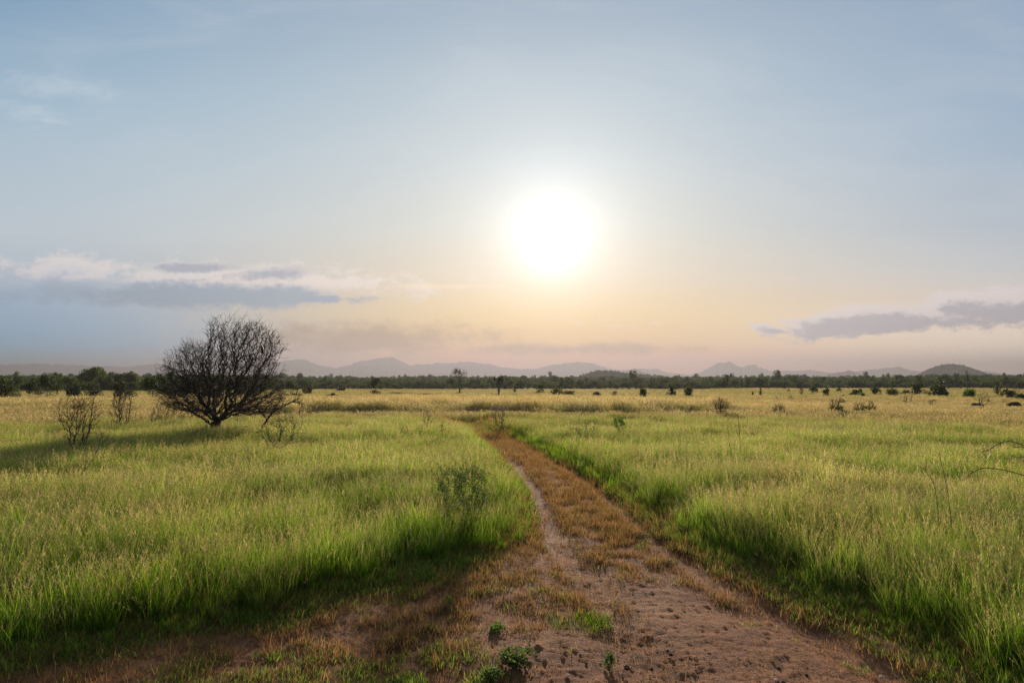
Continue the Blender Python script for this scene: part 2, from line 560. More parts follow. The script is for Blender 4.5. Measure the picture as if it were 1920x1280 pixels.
def bare_amount(x, y):
    """1 on naked soil, 0 where something grows (inside the track only)"""
    w = (fbm(x * 2.2, y * 2.2, 4, 21) - 0.5) * 0.9
    b = sstep(sdist(x, y, BARE) + w * 0.9, 0.15, -0.2)
    dl = seg_dist(x, y, RUT_L) + w * 0.22
    dr = seg_dist(x, y, RUT_R) + w * 0.26
    wl = np.where(y > 7.5, 0.215, 0.14)
    b = np.maximum(b, sstep(dl, wl + 0.12, wl - 0.06) * sstep(y, 3, 7.5) * np.where(y > 28, 0.4, 1))
    b = np.maximum(b, sstep(dr, 0.27, 0.08) * 0.97)
    b = b * (1 - .85 * sstep(y, 19, 27))
    b = np.maximum(b, sstep(fbm(x * 1.1 + 5, y * 1.1, 3, 44), 0.60, 0.68) * 0.9 * (y < 9) * (x > -.2))
    return b


def build_ground():
    a_f = np.arange(-52, 52.01, 0.24)
    a_c = np.arange(56, 304.1, 4)
    ang = np.radians(np.concatenate([a_f, a_c]))
    rr = [0.0, 1.0, 2.0, 3.0]
    while rr[-1] < 26: rr.append(rr[-1] * 1.0046)
    while rr[-1] < 400: rr.append(rr[-1] * 1.013)
    while rr[-1] < 10400: rr.append(rr[-1] * 1.06)
    rr = np.array(rr[1:])
    A, RR = np.meshgrid(ang, rr)
    X = (np.sin(A) * RR).ravel(); Y = (np.cos(A) * RR).ravel()
    nA, nR = len(ang), len(rr)
    sd = sdist(X, Y, poly)
    Z = H(X, Y)
    soil = np.zeros(len(X))
    nr = np.hypot(X, Y) < 80
    soil[nr] = sstep(sd[nr] + (fbm(X[nr] * 3, Y[nr] * 3, 3, 9) - 0.5) * 0.5, 1.0, 0.4)
    n2 = (np.hypot(X, Y) < 34) & (sd < 1.5) & (Y > 1)
    x, y = X[n2], Y[n2]
    f = sstep(sd[n2], 1.0, 0.0)
    det = (fbm(x * 1.3, y * 1.3, 3, 31, 0.5) - 0.5) * 0.07 + (fbm(x * 9, y * 9, 4, 33, .6) - 0.5) * 0.026
    cl = fbm(x * 26, y * 30, 2, 37)
    det += np.maximum(cl - 0.66, 0) * 0.08
    rut = sstep(seg_dist(x, y, RUT_L), 0.45, 0.05) + sstep(seg_dist(x, y, RUT_R), 0.45, 0.05)
    Z[n2] += f * det - 0.055 * rut * f - 0.04 * f
    Vt = np.column_stack([X, Y, Z])
    Vt = np.vstack([Vt, [[0, 0, float(H(np.array([0.]), np.array([0.]))[0])]]])
    soil = np.append(soil, 1.0)
    i, j = np.meshgrid(np.arange(nR - 1), np.arange(nA), indexing='ij')
    j2 = (j + 1) % nA
    F = np.stack([i * nA + j, (i + 1) * nA + j, (i + 1) * nA + j2, i * nA + j2], -1).reshape(-1, 4)
    c0 = len(Vt) - 1
    fan = np.array([[c0, q, (q + 1) % nA, c0] for q in range(nA)])
    cx = Vt[F].mean(1)
    pin = sdist(cx[:, 0], cx[:, 1], poly) < 0.0
    
    def sub(name, F_, extra_tri):
        used = np.unique(F_)
        remap = -np.ones(len(Vt), int)
        remap[used] = np.arange(len(used))
        return mesh_np(name, Vt[used], remap[F_][:, ::-1], [M_SOIL], {'soil': soil[used]}, smooth=True)
    g = link('ground', sub('ground', F[~pin], None))
    tag(g, 'flat grassy plain of reddish soil reaching to the tree line', 'ground', kind='structure')
    p = link('dirt_track', sub('dirt_track', F[pin], None))
    tag(p, 'two rutted red dirt track curving away between the grass', 'track', kind='structure')


build_ground()

# ------------------------------------------------------------------ grass: tuft meshes scattered as masses
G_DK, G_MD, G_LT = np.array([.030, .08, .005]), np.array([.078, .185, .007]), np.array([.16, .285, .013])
STR, STR2, BRN, GREY = np.array([.43, .325, .185]), np.array([.28, .205, .105]), np.array([.20, .098, .048]), np.array([.40, .34, .26])


def blades(n, rad, h0, h1, wid, lean, bend, segs, rg, mode, seeds=0.0, spread=1.0, seedlen=0.3, droop=0.5):
    """n curved tapering blades; returns verts, quads, green-state colour, dry-state colour"""
    Vs, Fs, C1, C2 = [], [], [], []
    base = 0
    for i in range(n):
        az = rg.uniform(0, 2 * math.pi)
        r0 = rad * math.sqrt(rg.uniform(0, 1))
        bx, by = r0 * math.cos(az * 3.1 + i), r0 * math.sin(az * 3.1 + i)
        h = rg.uniform(h0, h1)
        ln = abs(rg.normal(0, lean)) + 0.05
        bd = rg.uniform(0.3, 1.0) * bend
        is_seed = rg.uniform() < seeds
        w = wid * rg.uniform(0.6, 1.25) * (0.5 if is_seed else 1.0)
        fac = az + math.pi / 2 + rg.normal(0, 0.5)
        tone = rg.uniform(0.75, 1.25)
        brown = rg.uniform() < 0.13
        px, py, pz = bx, by, -0.02
        ph = ln
        rows = segs + 1
        sl = h / segs
        for s in range(rows):
            t = s / segs
            ww = w * (1 - t ** 1.6) + 0.0004
            if is_seed:
                ww = w * (0.7 if t < 0.99 else 0.3)
            Vs += [(px - math.cos(fac) * ww / 2, py - math.sin(fac) * ww / 2, pz), (px + math.cos(fac) * ww / 2, py + math.sin(fac) * ww / 2, pz)]
            if mode == 'dry':
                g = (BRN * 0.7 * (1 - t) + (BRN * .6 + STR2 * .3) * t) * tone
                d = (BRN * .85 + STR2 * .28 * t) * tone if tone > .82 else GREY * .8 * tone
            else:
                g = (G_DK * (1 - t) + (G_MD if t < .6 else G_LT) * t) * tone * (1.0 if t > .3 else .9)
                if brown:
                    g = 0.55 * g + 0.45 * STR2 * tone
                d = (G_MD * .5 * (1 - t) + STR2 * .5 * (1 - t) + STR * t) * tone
                if is_seed and t > 0.45:
                    g = (STR2 * .5 + G_LT * .5) * tone; d = STR * tone
            C1 += [g, g]; C2 += [d, d]
            if s:
                q = base + (s - 1) * 2
                Fs.append((q, q + 1, q + 3, q + 2))
            lx, ly = math.cos(az) * math.sin(ph), math.sin(az) * math.sin(ph)
            px += lx * sl; py += ly * sl; pz += math.cos(ph) * sl
            ph = min(ph + bd / segs, 2.6 if droop > .8 else 2.0)
            px0, py0, pz0 = px, py, pz
        base += rows * 2
        if is_seed:
            # an open panicle: fine spikelets off the top of the stem
            k_ = int(rg.integers(9, 15))
            pts = np.array(Vs[-rows * 2::2])
            for q in range(k_):
                t = 1 - seedlen * (q / k_) * (rows - 1) / segs
                f = t * segs; i0 = min(int(f), segs - 1); fr = f - i0
                c = pts[i0] * (1 - fr) + pts[i0 + 1] * fr
                a2 = rg.uniform(0, 6.28); L_ = h * rg.uniform(0.035, 0.09) * spread
                up = rg.uniform(0.3, 1.1)
                dv = np.array([math.cos(a2) * math.cos(up), math.sin(a2) * math.cos(up), math.sin(up) * .9]) * L_
                sw = 0.0022 * spread * (wid / 0.006) ** .5
                sd_ = np.array([-math.sin(a2), math.cos(a2), 0]) * sw
                m1 = c + dv * 0.6
                Vs += [tuple(c), tuple(m1 - sd_), tuple(c + dv), tuple(m1 + sd_)]
                Fs.append((base, base + 1, base + 2, base + 3))
                col = (STR * rg.uniform(.7, 1.15)); C1 += [col * .85] * 4; C2 += [col * 1.0] * 4
                base += 4
    return np.array(Vs), np.array(Fs), np.array(C1), np.array(C2)


def proto_set(setname, makers):
    """tuft meshes kept in a collection of their own that is never linked to the scene"""
    c = bpy.data.collections.new(setname)
    for i, mk in enumerate(makers):
        V_, F_, a, b = mk
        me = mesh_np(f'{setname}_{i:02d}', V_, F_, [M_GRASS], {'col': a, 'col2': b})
        o = bpy.data.objects.new(f'{setname}_{i:02d}', me)
        c.objects.link(o)
    return c


def scatter(name, coll, pts, rotz, tilt, scl, idx, dry, val, label, cat):
    n = len(pts)
    me = bpy.data.meshes.new(name)
    me.vertices.add(n)
    me.vertices.foreach_set('co', np.ascontiguousarray(pts, dtype=np.float32).ravel())
    rot = np.zeros((n, 3), np.float32)
    rot[:, 0] = tilt[0]; rot[:, 1] = tilt[1]; rot[:, 2] = rotz
    me.attributes.new('rot', 'FLOAT_VECTOR', 'POINT').data.foreach_set('vector', rot.ravel())
    me.attributes.new('scl', 'FLOAT_VECTOR', 'POINT').data.foreach_set('vector', np.ascontiguousarray(scl, dtype=np.float32).ravel())
    me.attributes.new('idx', 'INT', 'POINT').data.foreach_set('value', np.asarray(idx, dtype=np.int32))
    me.attributes.new('dry', 'FLOAT', 'POINT').data.foreach_set('value', np.asarray(dry, dtype=np.float32))
    me.attributes.new('val', 'FLOAT', 'POINT').data.foreach_set('value', np.asarray(val, dtype=np.float32))
    me.update()
    o = link(name, me)
    ng = bpy.data.node_groups.new(name + '_scatter', 'GeometryNodeTree')
    ng.interface.new_socket('Geometry', in_out='INPUT', socket_type='NodeSocketGeometry')
    ng.interface.new_socket('Geometry', in_out='OUTPUT', socket_type='NodeSocketGeometry')
    N = ng.nodes.new
    gi, go = N('NodeGroupInput'), N('NodeGroupOutput')
    ci = N('GeometryNodeCollectionInfo'); ci.inputs['Collection'].default_value = coll
    ci.inputs['Separate Children'].default_value = True; ci.inputs['Reset Children'].default_value = True
    iop = N('GeometryNodeInstanceOnPoints')
    iop.inputs['Pick Instance'].default_value = True

    def attr(an, ty):
        a = N('GeometryNodeInputNamedAttribute'); a.data_type = ty; a.inputs['Name'].default_value = an
        return a.outputs['Attribute']
    L_ = ng.links.new
    L_(gi.outputs[0], iop.inputs['Points']); L_(ci.outputs[0], iop.inputs['Instance'])
    L_(attr('idx', 'INT'), iop.inputs['Instance Index'])
    er = N('FunctionNodeEulerToRotation')
    L_(attr('rot', 'FLOAT_VECTOR'), er.inputs[0]); L_(er.outputs[0], iop.inputs['Rotation'])
    L_(attr('scl', 'FLOAT_VECTOR'), iop.inputs['Scale'])
    L_(iop.outputs[0], go.inputs[0])
    md = o.modifiers.new('scatter', 'NODES'); md.node_group = ng
    tag(o, label, cat, kind='stuff')
    return o


def wedge(n, r0, r1, half=46.0, power=2.0):
    a = np.radians(rng.uniform(-half, half, n))
    r = (rng.uniform(r0 ** power, r1 ** power, n)) ** (1 / power)
    return np.sin(a) * r, np.cos(a) * r


def arr(*a):
    return np.array(a)


def build_grass():
    g = np.random.default_rng(11)
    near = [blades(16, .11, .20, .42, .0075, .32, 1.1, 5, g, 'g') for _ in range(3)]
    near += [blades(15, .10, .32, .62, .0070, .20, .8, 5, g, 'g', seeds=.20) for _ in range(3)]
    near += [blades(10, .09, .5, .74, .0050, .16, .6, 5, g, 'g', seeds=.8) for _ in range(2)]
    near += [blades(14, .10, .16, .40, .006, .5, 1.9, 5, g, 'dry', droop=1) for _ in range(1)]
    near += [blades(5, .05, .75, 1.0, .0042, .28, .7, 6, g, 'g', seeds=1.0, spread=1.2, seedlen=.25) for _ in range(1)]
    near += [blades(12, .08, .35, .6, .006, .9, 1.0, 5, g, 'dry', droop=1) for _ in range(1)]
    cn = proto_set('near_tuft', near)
    mid = [blades(18, .22, .24, .46, .013, .28, .9, 3, g, 'g') for _ in range(2)]
    mid += [blades(18, .24, .38, .62, .010, .18, .6, 3, g, 'g', seeds=.32, spread=1.3) for _ in range(3)]
    cm = proto_set('mid_tuft', mid)
    far = [blades(26, .45, .30, .52, .026, .25, .6, 2, g, 'g') for _ in range(2)]
    far += [blades(26, .5, .40, .62, .020, .16, .5, 2, g, 'g', seeds=.5, spread=2.4) for _ in range(3)]
    cf = proto_set('far_tuft', far)
    tall = [blades(34, .40, .55, 1.15, .017, .10, .35, 4, g, 'g', seeds=.5, spread=2.8, seedlen=.36) for _ in range(3)]
    ct = proto_set('reed_tuft', tall)
    shrt = [blades(20, .10, .03, .10, .0055, 1.0, 1.2, 3, g, 'dry', droop=1) for _ in range(3)]
    shrt += [blades(14, .08, .05, .17, .0045, .55, 1.2, 3, g, 'dry', droop=1) for _ in range(2)]
    shrt += [blades(18, .09, .03, .10, .0065, .8, 1.1, 3, g, 'g') for _ in range(2)]
    shrt += [blades(22, .16, .03, .09, .004, 1.9, .5, 2, g, 'dry', droop=1) for _ in range(2)]
    cs = proto_set('short_tuft', shrt)

    def common(x, y):
        n = len(x)
        z = H(x, y)
        return np.column_stack([x, y, z]), rng.uniform(0, 6.283, n), (rng.normal(0, .10, n), rng.normal(0, .10, n))

    def dryness(x, y):
        r = np.hypot(x, y)
        d = -0.14 + 0.40 * sstep(r, 18, 62) + 0.16 * sstep(r, 60, 160)
        d = d + (fbm(x / 5.5, y / 3.5, 3, 61) - 0.5) * 1.1 + (fbm(x / 1.3, y / 1.3, 2, 66) - .5) * .5
        d = d + 0.10 * sstep(x, 1, 8)
        # a lush green strip on the right
        d = d - 0.45 * np.exp(-((y - 21.5 - 0.06 * x) / 2.4) ** 2) * sstep(x, 3, 7)
        return np.clip(d, 0.0, 1.0)

    def reed(x, y):
        """beds of tall reed like grass across the middle distance"""
        w = (fbm(x / 5, y / 5, 3, 71) - .5) * 16
        a = sstep(y + w * .7, 41, 49) * sstep(y + w, 66, 60) * sstep(x + w * .5, -15, -13) * sstep(x - w * .5, 17, 13)
        gap = seg_dist(x, y, np.array([[-2.5, 44], [-4.5, 50], [-3, 70]])) < 0.0
        b = sstep(y + w * .4, 50, 54) * sstep(y, 85, 75) * sstep(x, -16, -22) * .55
        return np.clip(np.maximum(a, b) * (fbm(x / 2.5, y / 2.5, 2, 75) > .30), 0, 1) * ~gap

    # --- near tussocks
    x, y = wedge(38000, 3.2, 15.5, half=67)
    sd = sdist(x, y, poly) + (fbm(x * 2.0, y * 2.0, 4, 51) - .5) * .6
    keep = (sd > 0.02) & (y > 2.2)
    x, y, sd = x[keep], y[keep], sd[keep]
    pts, rz, ti = common(x, y)
    d = dryness(x, y)
    u = rng.uniform(0, 1, len(x))
    idx = np.where(u < .40, rng.integers(0, 3, len(x)), np.where(u < .86, rng.integers(3, 6, len(x)), rng.integers(6, 8, len(x))))
    edge = sd < 0.35
    idx = np.where(edge & (u > .45), rng.integers(0, 3, len(x)), idx)
    idx = np.where((sd < .4) & (u < .4), 8, idx)
    v = rng.uniform(0, 1, len(x))
    idx = np.where(v < .035, 8, np.where(v < .06, 9, np.where(v < .085, 10, idx)))
    s = rng.uniform(.75, 1.15, len(x)) * (0.38 + 0.62 * sstep(sd, -0.05, 0.9)) * (0.45 + 1.0 * fbm(x / 1.1, y / 1.1, 3, 53))
    scatter('meadow_grass', cn, pts, rz, ti, np.column_stack([s, s, s]), idx, np.clip(d + rng.normal(0, .12, len(x)), 0, 1),
            rng.uniform(.6, 1.2, len(x)) * (.7 + .6 * fbm(x / 1.4, y / 1.4, 3, 95)), 'tall green and straw coloured grass beside the track in the foreground', 'grass')
    # --- middle distance
    x, y = wedge(69000, 14.5, 42, half=56)
    sd = sdist(x, y, poly) + (fbm(x * 2, y * 2, 3, 52) - .5) * .5
    keep = sd > 0.08
    x, y, sd = x[keep], y[keep], sd[keep]
    pts, rz, ti = common(x, y)
    u = rng.uniform(0, 1, len(x))
    idx = np.where((u < .32) | (sd < .4), rng.integers(0, 2, len(x)), rng.integers(2, 5, len(x)))
    s = rng.uniform(.8, 1.15, len(x)) * (0.6 + 0.4 * sstep(sd, 0.0, 0.8)) * (0.5 + 0.95 * fbm(x / 2.0, y / 2.0, 3, 54))
    scatter('meadow_grass', cm, pts, rz, ti, np.column_stack([s, s, s]), idx, np.clip(dryness(x, y) + rng.normal(0, .15, len(x)), 0, 1),
            rng.uniform(.6, 1.2, len(x)) * (.7 + .6 * fbm(x / 3, y / 2.2, 3, 96)), 'seeding green and straw grass of the middle distance on both sides', 'grass')
    # --- far field
    x, y = wedge(57000, 40, 125, half=50, power=1.5)
    x2, y2 = wedge(65000, 110, 400, half=50, power=1.3)
    x = np.concatenate([x, x2]); y = np.concatenate([y, y2])
    rd = reed(x, y)
    keep = rng.uniform(0, 1, len(x)) > rd * .8
    x, y = x[keep], y[keep]
    r = np.hypot(x, y)
    pts, rz, ti = common(x, y)
    u = rng.uniform(0, 1, len(x))
    idx = np.where(u < .25, rng.integers(0, 2, len(x)), rng.integers(2, 5, len(x)))
    s = rng.uniform(.7, 1.1, len(x)) * (1 + .9 * sstep(r, 90, 300))
    sz = rng.uniform(.7, 1.1, len(x)) * (1 - .15 * sstep(r, 60, 150)) * (.7 + .6 * fbm(x / 12, y / 12, 2, 57))
    dd = dryness(x, y) - .75 * sstep(fbm(x / 30, y / 9, 3, 91), .50, .62)
    sz = sz * np.where((y > 282) & (y < 312) & (x > 90) & (x < 215), 2.0, 1.0)
    scatter('savanna_grass', cf, pts, rz, ti, np.column_stack([s, s, sz]), idx, np.clip(dd + rng.normal(0, .15, len(x)), 0, 1),
            rng.uniform(.65, 1.2, len(x)) * (.75 + .45 * fbm(x / 10, y / 5, 3, 97)), 'straw coloured savanna grass stretching away to the distant tree line', 'grass')
    # --- reed beds
    x, y = wedge(60000, 40, 90)
    keep = rng.uniform(0, 1, len(x)) < reed(x, y) * .55
    x, y = x[keep], y[keep]
    pts, rz, ti = common(x, y)
    s = rng.uniform(.75, 1.1, len(x))
    sz = s * (.85 + .5 * fbm(x / 3, y / 3, 2, 58)) * np.clip(reed(x, y) + .25, .45, 1)
    # long loose clumps beside the far end of the track
    scatter('tall_grass', ct, pts, rz, ti, np.column_stack([s, s, sz]), rng.integers(0, 3, len(x)), np.clip(rng.normal(.12, .15, len(x)), 0, 1),
            rng.uniform(.8, 1.25, len(x)), 'bed of tall dark green grass with pale seed heads across the middle of the field', 'tall grass')
    # --- the short growth on the track
    m1, m2 = 80000, 150000
    x = np.concatenate([rng.uniform(-7.5, 5.5, m1), rng.uniform(-7, 5, m2)])
    y = np.concatenate([rng.uniform(3.2, 12.5, m1), rng.uniform(12.5, 49, m2)])
    sd = sdist(x, y, poly)
    b = bare_amount(x, y)
    lit = rng.uniform(0, 1, len(x)) < .17
    keep = (sd < .95) & ((rng.uniform(0, 1, len(x)) > b * 1.0 + .02) | (lit & (rng.uniform(0, 1, len(x)) < .35))) & (y > 2)
    pn = fbm(x * 1.6, y * 1.6, 3, 81)
    verge = (sd > -.45) & (rng.uniform(0, 1, len(x)) < .8)
    keep &= verge | lit | (fbm(x * 5, y * 5, 3, 83) > .45 + .06 * sstep(y, 14, 9))
    keep &= verge | lit | (rng.uniform(0, 1, len(x)) < sstep(pn, .34, .56) + .18 + .4 * (x < -.4) * (y < 8) + .7 * sstep(y, 8.5, 11))
    x, y, sd, lit = x[keep], y[keep], sd[keep], lit[keep]
    pts, rz, ti = common(x, y)
    pts[:, 2] -= 0.035
    green = sstep(fbm(x * .9, y * .9, 3, 85), .52, .64) * .6
    gq = P(800, 1270); gq2 = P(1080, 1155)
    green = np.maximum(green, np.exp(-((x - gq.x) / 1.0) ** 2 - ((y - gq.y) / .45) ** 2))
    green = np.maximum(green, sstep(sd, -.5, .1) * .8 * (y < 14))
    green = np.where(y > 9, green * .35 + .10, green + .12)
    green = np.maximum(green, sstep(y, 26, 34) * .9)
    green = np.maximum(green, sstep(sd, -.25, .15) * .85)
    u = rng.uniform(0, 1, len(x))
    isg = u < green
    idx = np.where(isg, rng.integers(5, 7, len(x)), np.where(rng.uniform(0, 1, len(x)) < .25 + .5 * sstep(y, 8, 11), rng.integers(3, 5, len(x)), rng.integers(0, 3, len(x))))
    idx = np.where(lit, rng.integers(7, 9, len(x)), idx)
    isg &= ~lit
    s = rng.uniform(.6, 1.15, len(x)) * (1 + .25 * sstep(y, 9, 13)) * (1 + 1.2 * sstep(y, 26, 36)) * (1 + .8 * sstep(sd, -.3, .5))
    scatter('track_turf', cs, pts, rz, ti, np.column_stack([s, s, s]), idx, np.where(isg, rng.uniform(0, .35, len(x)), rng.uniform(0, 1, len(x))),
            rng.uniform(.5, 1.15, len(x)), 'short brown withered turf growing between the ruts of the track', 'dry grass')


build_grass()

# ------------------------------------------------------------------ branching plants
def colonize(att, roots, step=.1, infl=1.0, kill=.2, iters=120, rg=None, jitter=.25, up=0.0, max_nodes=12000):
    """space colonisation: returns node positions and parents"""
    att = np.asarray(att, float)
    nodes = [np.asarray(r, float) for r in roots[0]]
    par = list(roots[1])
    N_ = np.array(nodes)
    best = np.full(len(att), 1e9); bi = np.zeros(len(att), int)
    alive = np.ones(len(att), bool)

    def absorb(new, off):
        d = np.linalg.norm(att[:, None, :] - new[None, :, :], axis=2)
        j = d.argmin(1); dm = d[np.arange(len(att)), j]
        upd = dm < best
        best[upd] = dm[upd]; bi[upd] = j[upd] + off
    for k in range(0, len(N_), 200):
        absorb(N_[k:k + 200], k)
    seen = {}
    for it in range(iters):
        sel = alive & (best < (infl if it > 8 else infl * 4))
        if not sel.any():
            break
        src = bi[sel]; dv = att[sel] - N_[src]
        dv /= np.linalg.norm(dv, axis=1)[:, None] + 1e-9
        us, inv = np.unique(src, return_inverse=True)
        acc = np.zeros((len(us), 3)); np.add.at(acc, inv, dv)
        acc += rg.normal(0, jitter, acc.shape) * np.linalg.norm(acc, axis=1)[:, None]
        acc[:, 2] += up * np.linalg.norm(acc, axis=1)
        acc /= np.linalg.norm(acc, axis=1)[:, None] + 1e-9
        ok = np.array([seen.get(int(u), 0) < 4 for u in us])
        if not ok.any():
            break
        us = us[ok]; acc = acc[ok]
        for u in us:
            seen[int(u)] = seen.get(int(u), 0) + 1
        new = N_[us] + acc * step * rg.uniform(.8, 1.2, (len(us), 1))
        off = len(N_)
        N_ = np.vstack([N_, new]); par += [int(u) for u in us]
        absorb(new, off)
        alive &= best > kill
        if len(N_) > max_nodes:
            break
    return N_, np.array(par)


def add_twigs(N_, par, n, L0, L1, rg, out=(0, 0, 0), segs=2):
    """short zig-zag side shoots"""
    kids = np.bincount(par[par >= 0], minlength=len(N_))
    pick = rg.integers(1, len(N_), n)
    P_, Q = [N_], [par]
    cur = len(N_)
    cen = np.array(out, float)
    for i in pick:
        o = N_[i] - cen; o /= np.linalg.norm(o) + 1e-9
        d = N_[i] - N_[par[i]]; d /= np.linalg.norm(d) + 1e-9
        v = d * .5 + o * .5 + rg.normal(0, .55, 3)
        v /= np.linalg.norm(v) + 1e-9
        p = N_[i]; pr = i; L_ = rg.uniform(L0, L1)
        for s in range(segs):
            p = p + (v + rg.normal(0, .28, 3)) * L_ / segs
            P_.append(p[None]); Q.append(np.array([pr])); pr = cur; cur += 1
    return np.vstack(P_), np.concatenate(Q)


def radii(par, n, rmin, exp=2.75, rmax=None):
    r = np.zeros(n)
    leaf = np.ones(n, bool)
    leaf[par[par >= 0]] = False
    acc = np.where(leaf, rmin ** exp, 0.0)
    for i in range(n - 1, 0, -1):
        if par[i] >= 0:
            acc[par[i]] += acc[i]
    r = acc ** (1 / exp)
    return r if rmax is None else np.minimum(r, rmax)


def tubes(N_, par, r, sel, sides=3):
    i = np.where(sel & (par >= 0))[0]
    a = N_[par[i]]; b = N_[i]
    ra = np.minimum(r[par[i]], r[i] * 1.35); rb = r[i]
    d = b - a; ln = np.linalg.norm(d, axis=1)[:, None] + 1e-9; d = d / ln
    b = b + d * (rb * .6)[:, None]
    ref = np.where(np.abs(d[:, 2:3]) > .9, np.array([[1., 0, 0]]), np.array([[0., 0, 1.]]))
    u = np.cross(d, ref); u /= np.linalg.norm(u, axis=1)[:, None] + 1e-9
    v = np.cross(d, u)
    Vs = []
    for s in range(sides):
        t = 2 * math.pi * s / sides
        o = u * math.cos(t) + v * math.sin(t)
        Vs.append(a + o * ra[:, None]); Vs.append(b + o * rb[:, None])
    V_ = np.stack(Vs, 1).reshape(-1, 3)
    m = len(i); base = np.arange(m) * sides * 2
    F = []
    for s in range(sides):
        q = (s + 1) % sides
        F.append(np.stack([base + 2 * s, base + 2 * q, base + 2 * q + 1, base + 2 * s + 1], -1))
    return V_, np.concatenate(F)


def joinvf(*parts):
    Vs, Fs, o = [], [], 0
    for V_, F_ in parts:
        if len(V_) == 0:
            continue
        Vs.append(V_); Fs.append(F_ + o); o += len(V_)
    return np.vstack(Vs), np.vstack(Fs)


def leaves(cent, size, rg, asp=.55, per=1, scat=0.0):
    """little folded leaf quads at given points"""
    c = np.repeat(np.asarray(cent), per, 0)
    c = c + rg.normal(0, 1, c.shape) * scat
    n = len(c)
    a = rg.normal(0, 1, (n, 3)); a /= np.linalg.norm(a, axis=1)[:, None]
    b = np.cross(a, rg.normal(0, 1, (n, 3))); b /= np.linalg.norm(b, axis=1)[:, None]
    s = size * rg.uniform(.6, 1.3, (n, 1))
    V_ = np.stack([c - a * s, c - b * s * asp, c + a * s, c + b * s * asp], 1).reshape(-1, 3)
    return V_, np.arange(n * 4).reshape(-1, 4)


def cone_att(n, w, h, rg, z0=.12, flat=.6, p=.8):
    z = h * (z0 + (1 - z0) * rg.uniform(0, 1, n) ** .8)
    rm = w / 2 * np.clip((z / h), .05, 1) ** p * np.sqrt(np.clip(1.25 - (z / h) ** 3, .2, 1))
    r = rm * np.sqrt(rg.uniform(0, 1, n)) * np.where(rg.uniform(0, 1, n) < .14, rg.uniform(1.0, 1.5, n), 1.0); a = rg.uniform(0, 6.283, n)
    z = z * np.where(rg.uniform(0, 1, n) < .1, rg.uniform(1, 1.25, n), 1)
    return np.column_stack([r * np.cos(a), r * np.sin(a), z])


def bare_shrub(name, loc, w, h, seed, label, cat='bare shrub', stems=3, natt=260, rmin=.004, mat=None, leaf=None, leafsize=.03, nleaf=0,
               twigs=120, leafmat=None, p=.8, group=None, zcut=.0, stem_mat=None, step=None, leafsel=None, sink=.05):
    """a thorny shrub: stems and twigs, with leaves if any"""
    rg = np.random.default_rng(seed)
    st = step or max(.035, h * .035)
    roots = ([], [])
    for i in range(stems):
        a = rg.uniform(0, 6.28); q = (rg.uniform(0, .02 * w + .01))
        roots[0].append([q * math.cos(a), q * math.sin(a), -sink]); roots[1].append(-1)
    # all stems start from one crown under the grass
    N_, par = colonize(cone_att(natt, w, h, rg, p=p), roots, st, infl=h * .45, kill=st * 1.5, rg=rg, jitter=.28)
    if twigs:
        N_, par = add_twigs(N_, par, int(twigs * 2.2), h * .06, h * .22, rg, (0, 0, h * .2), segs=3)
    r = radii(par, len(N_), rmin * .6, 2.9, rmax=.035)
    mat = mat or M_DARKBARK
    root = empty(name, loc, 0)
    tag(root, label, cat, group)
    thick = r > rmin * 2.0
    V1, F1 = tubes(N_, par, r, thick, 5)
    V2, F2 = tubes(N_, par, r, ~thick, 3)
    if len(F1):
        link('trunk', mesh_np('trunk', V1, F1, [mat], smooth=True), root)
    link('crown', mesh_np('crown', V2, F2, [mat]), root)
    if nleaf:
        c = N_[(~thick)]
        if leafsel is not None:
            c = c[leafsel(c)]
        if len(c):
            c = c[rg.integers(0, len(c), nleaf)]
            V3, F3 = leaves(c, leafsize, rg, per=1, scat=leafsize * 1.4)
            link('foliage', mesh_np('foliage', V3, F3, [leafmat or M_BUSH]), root)
    return root


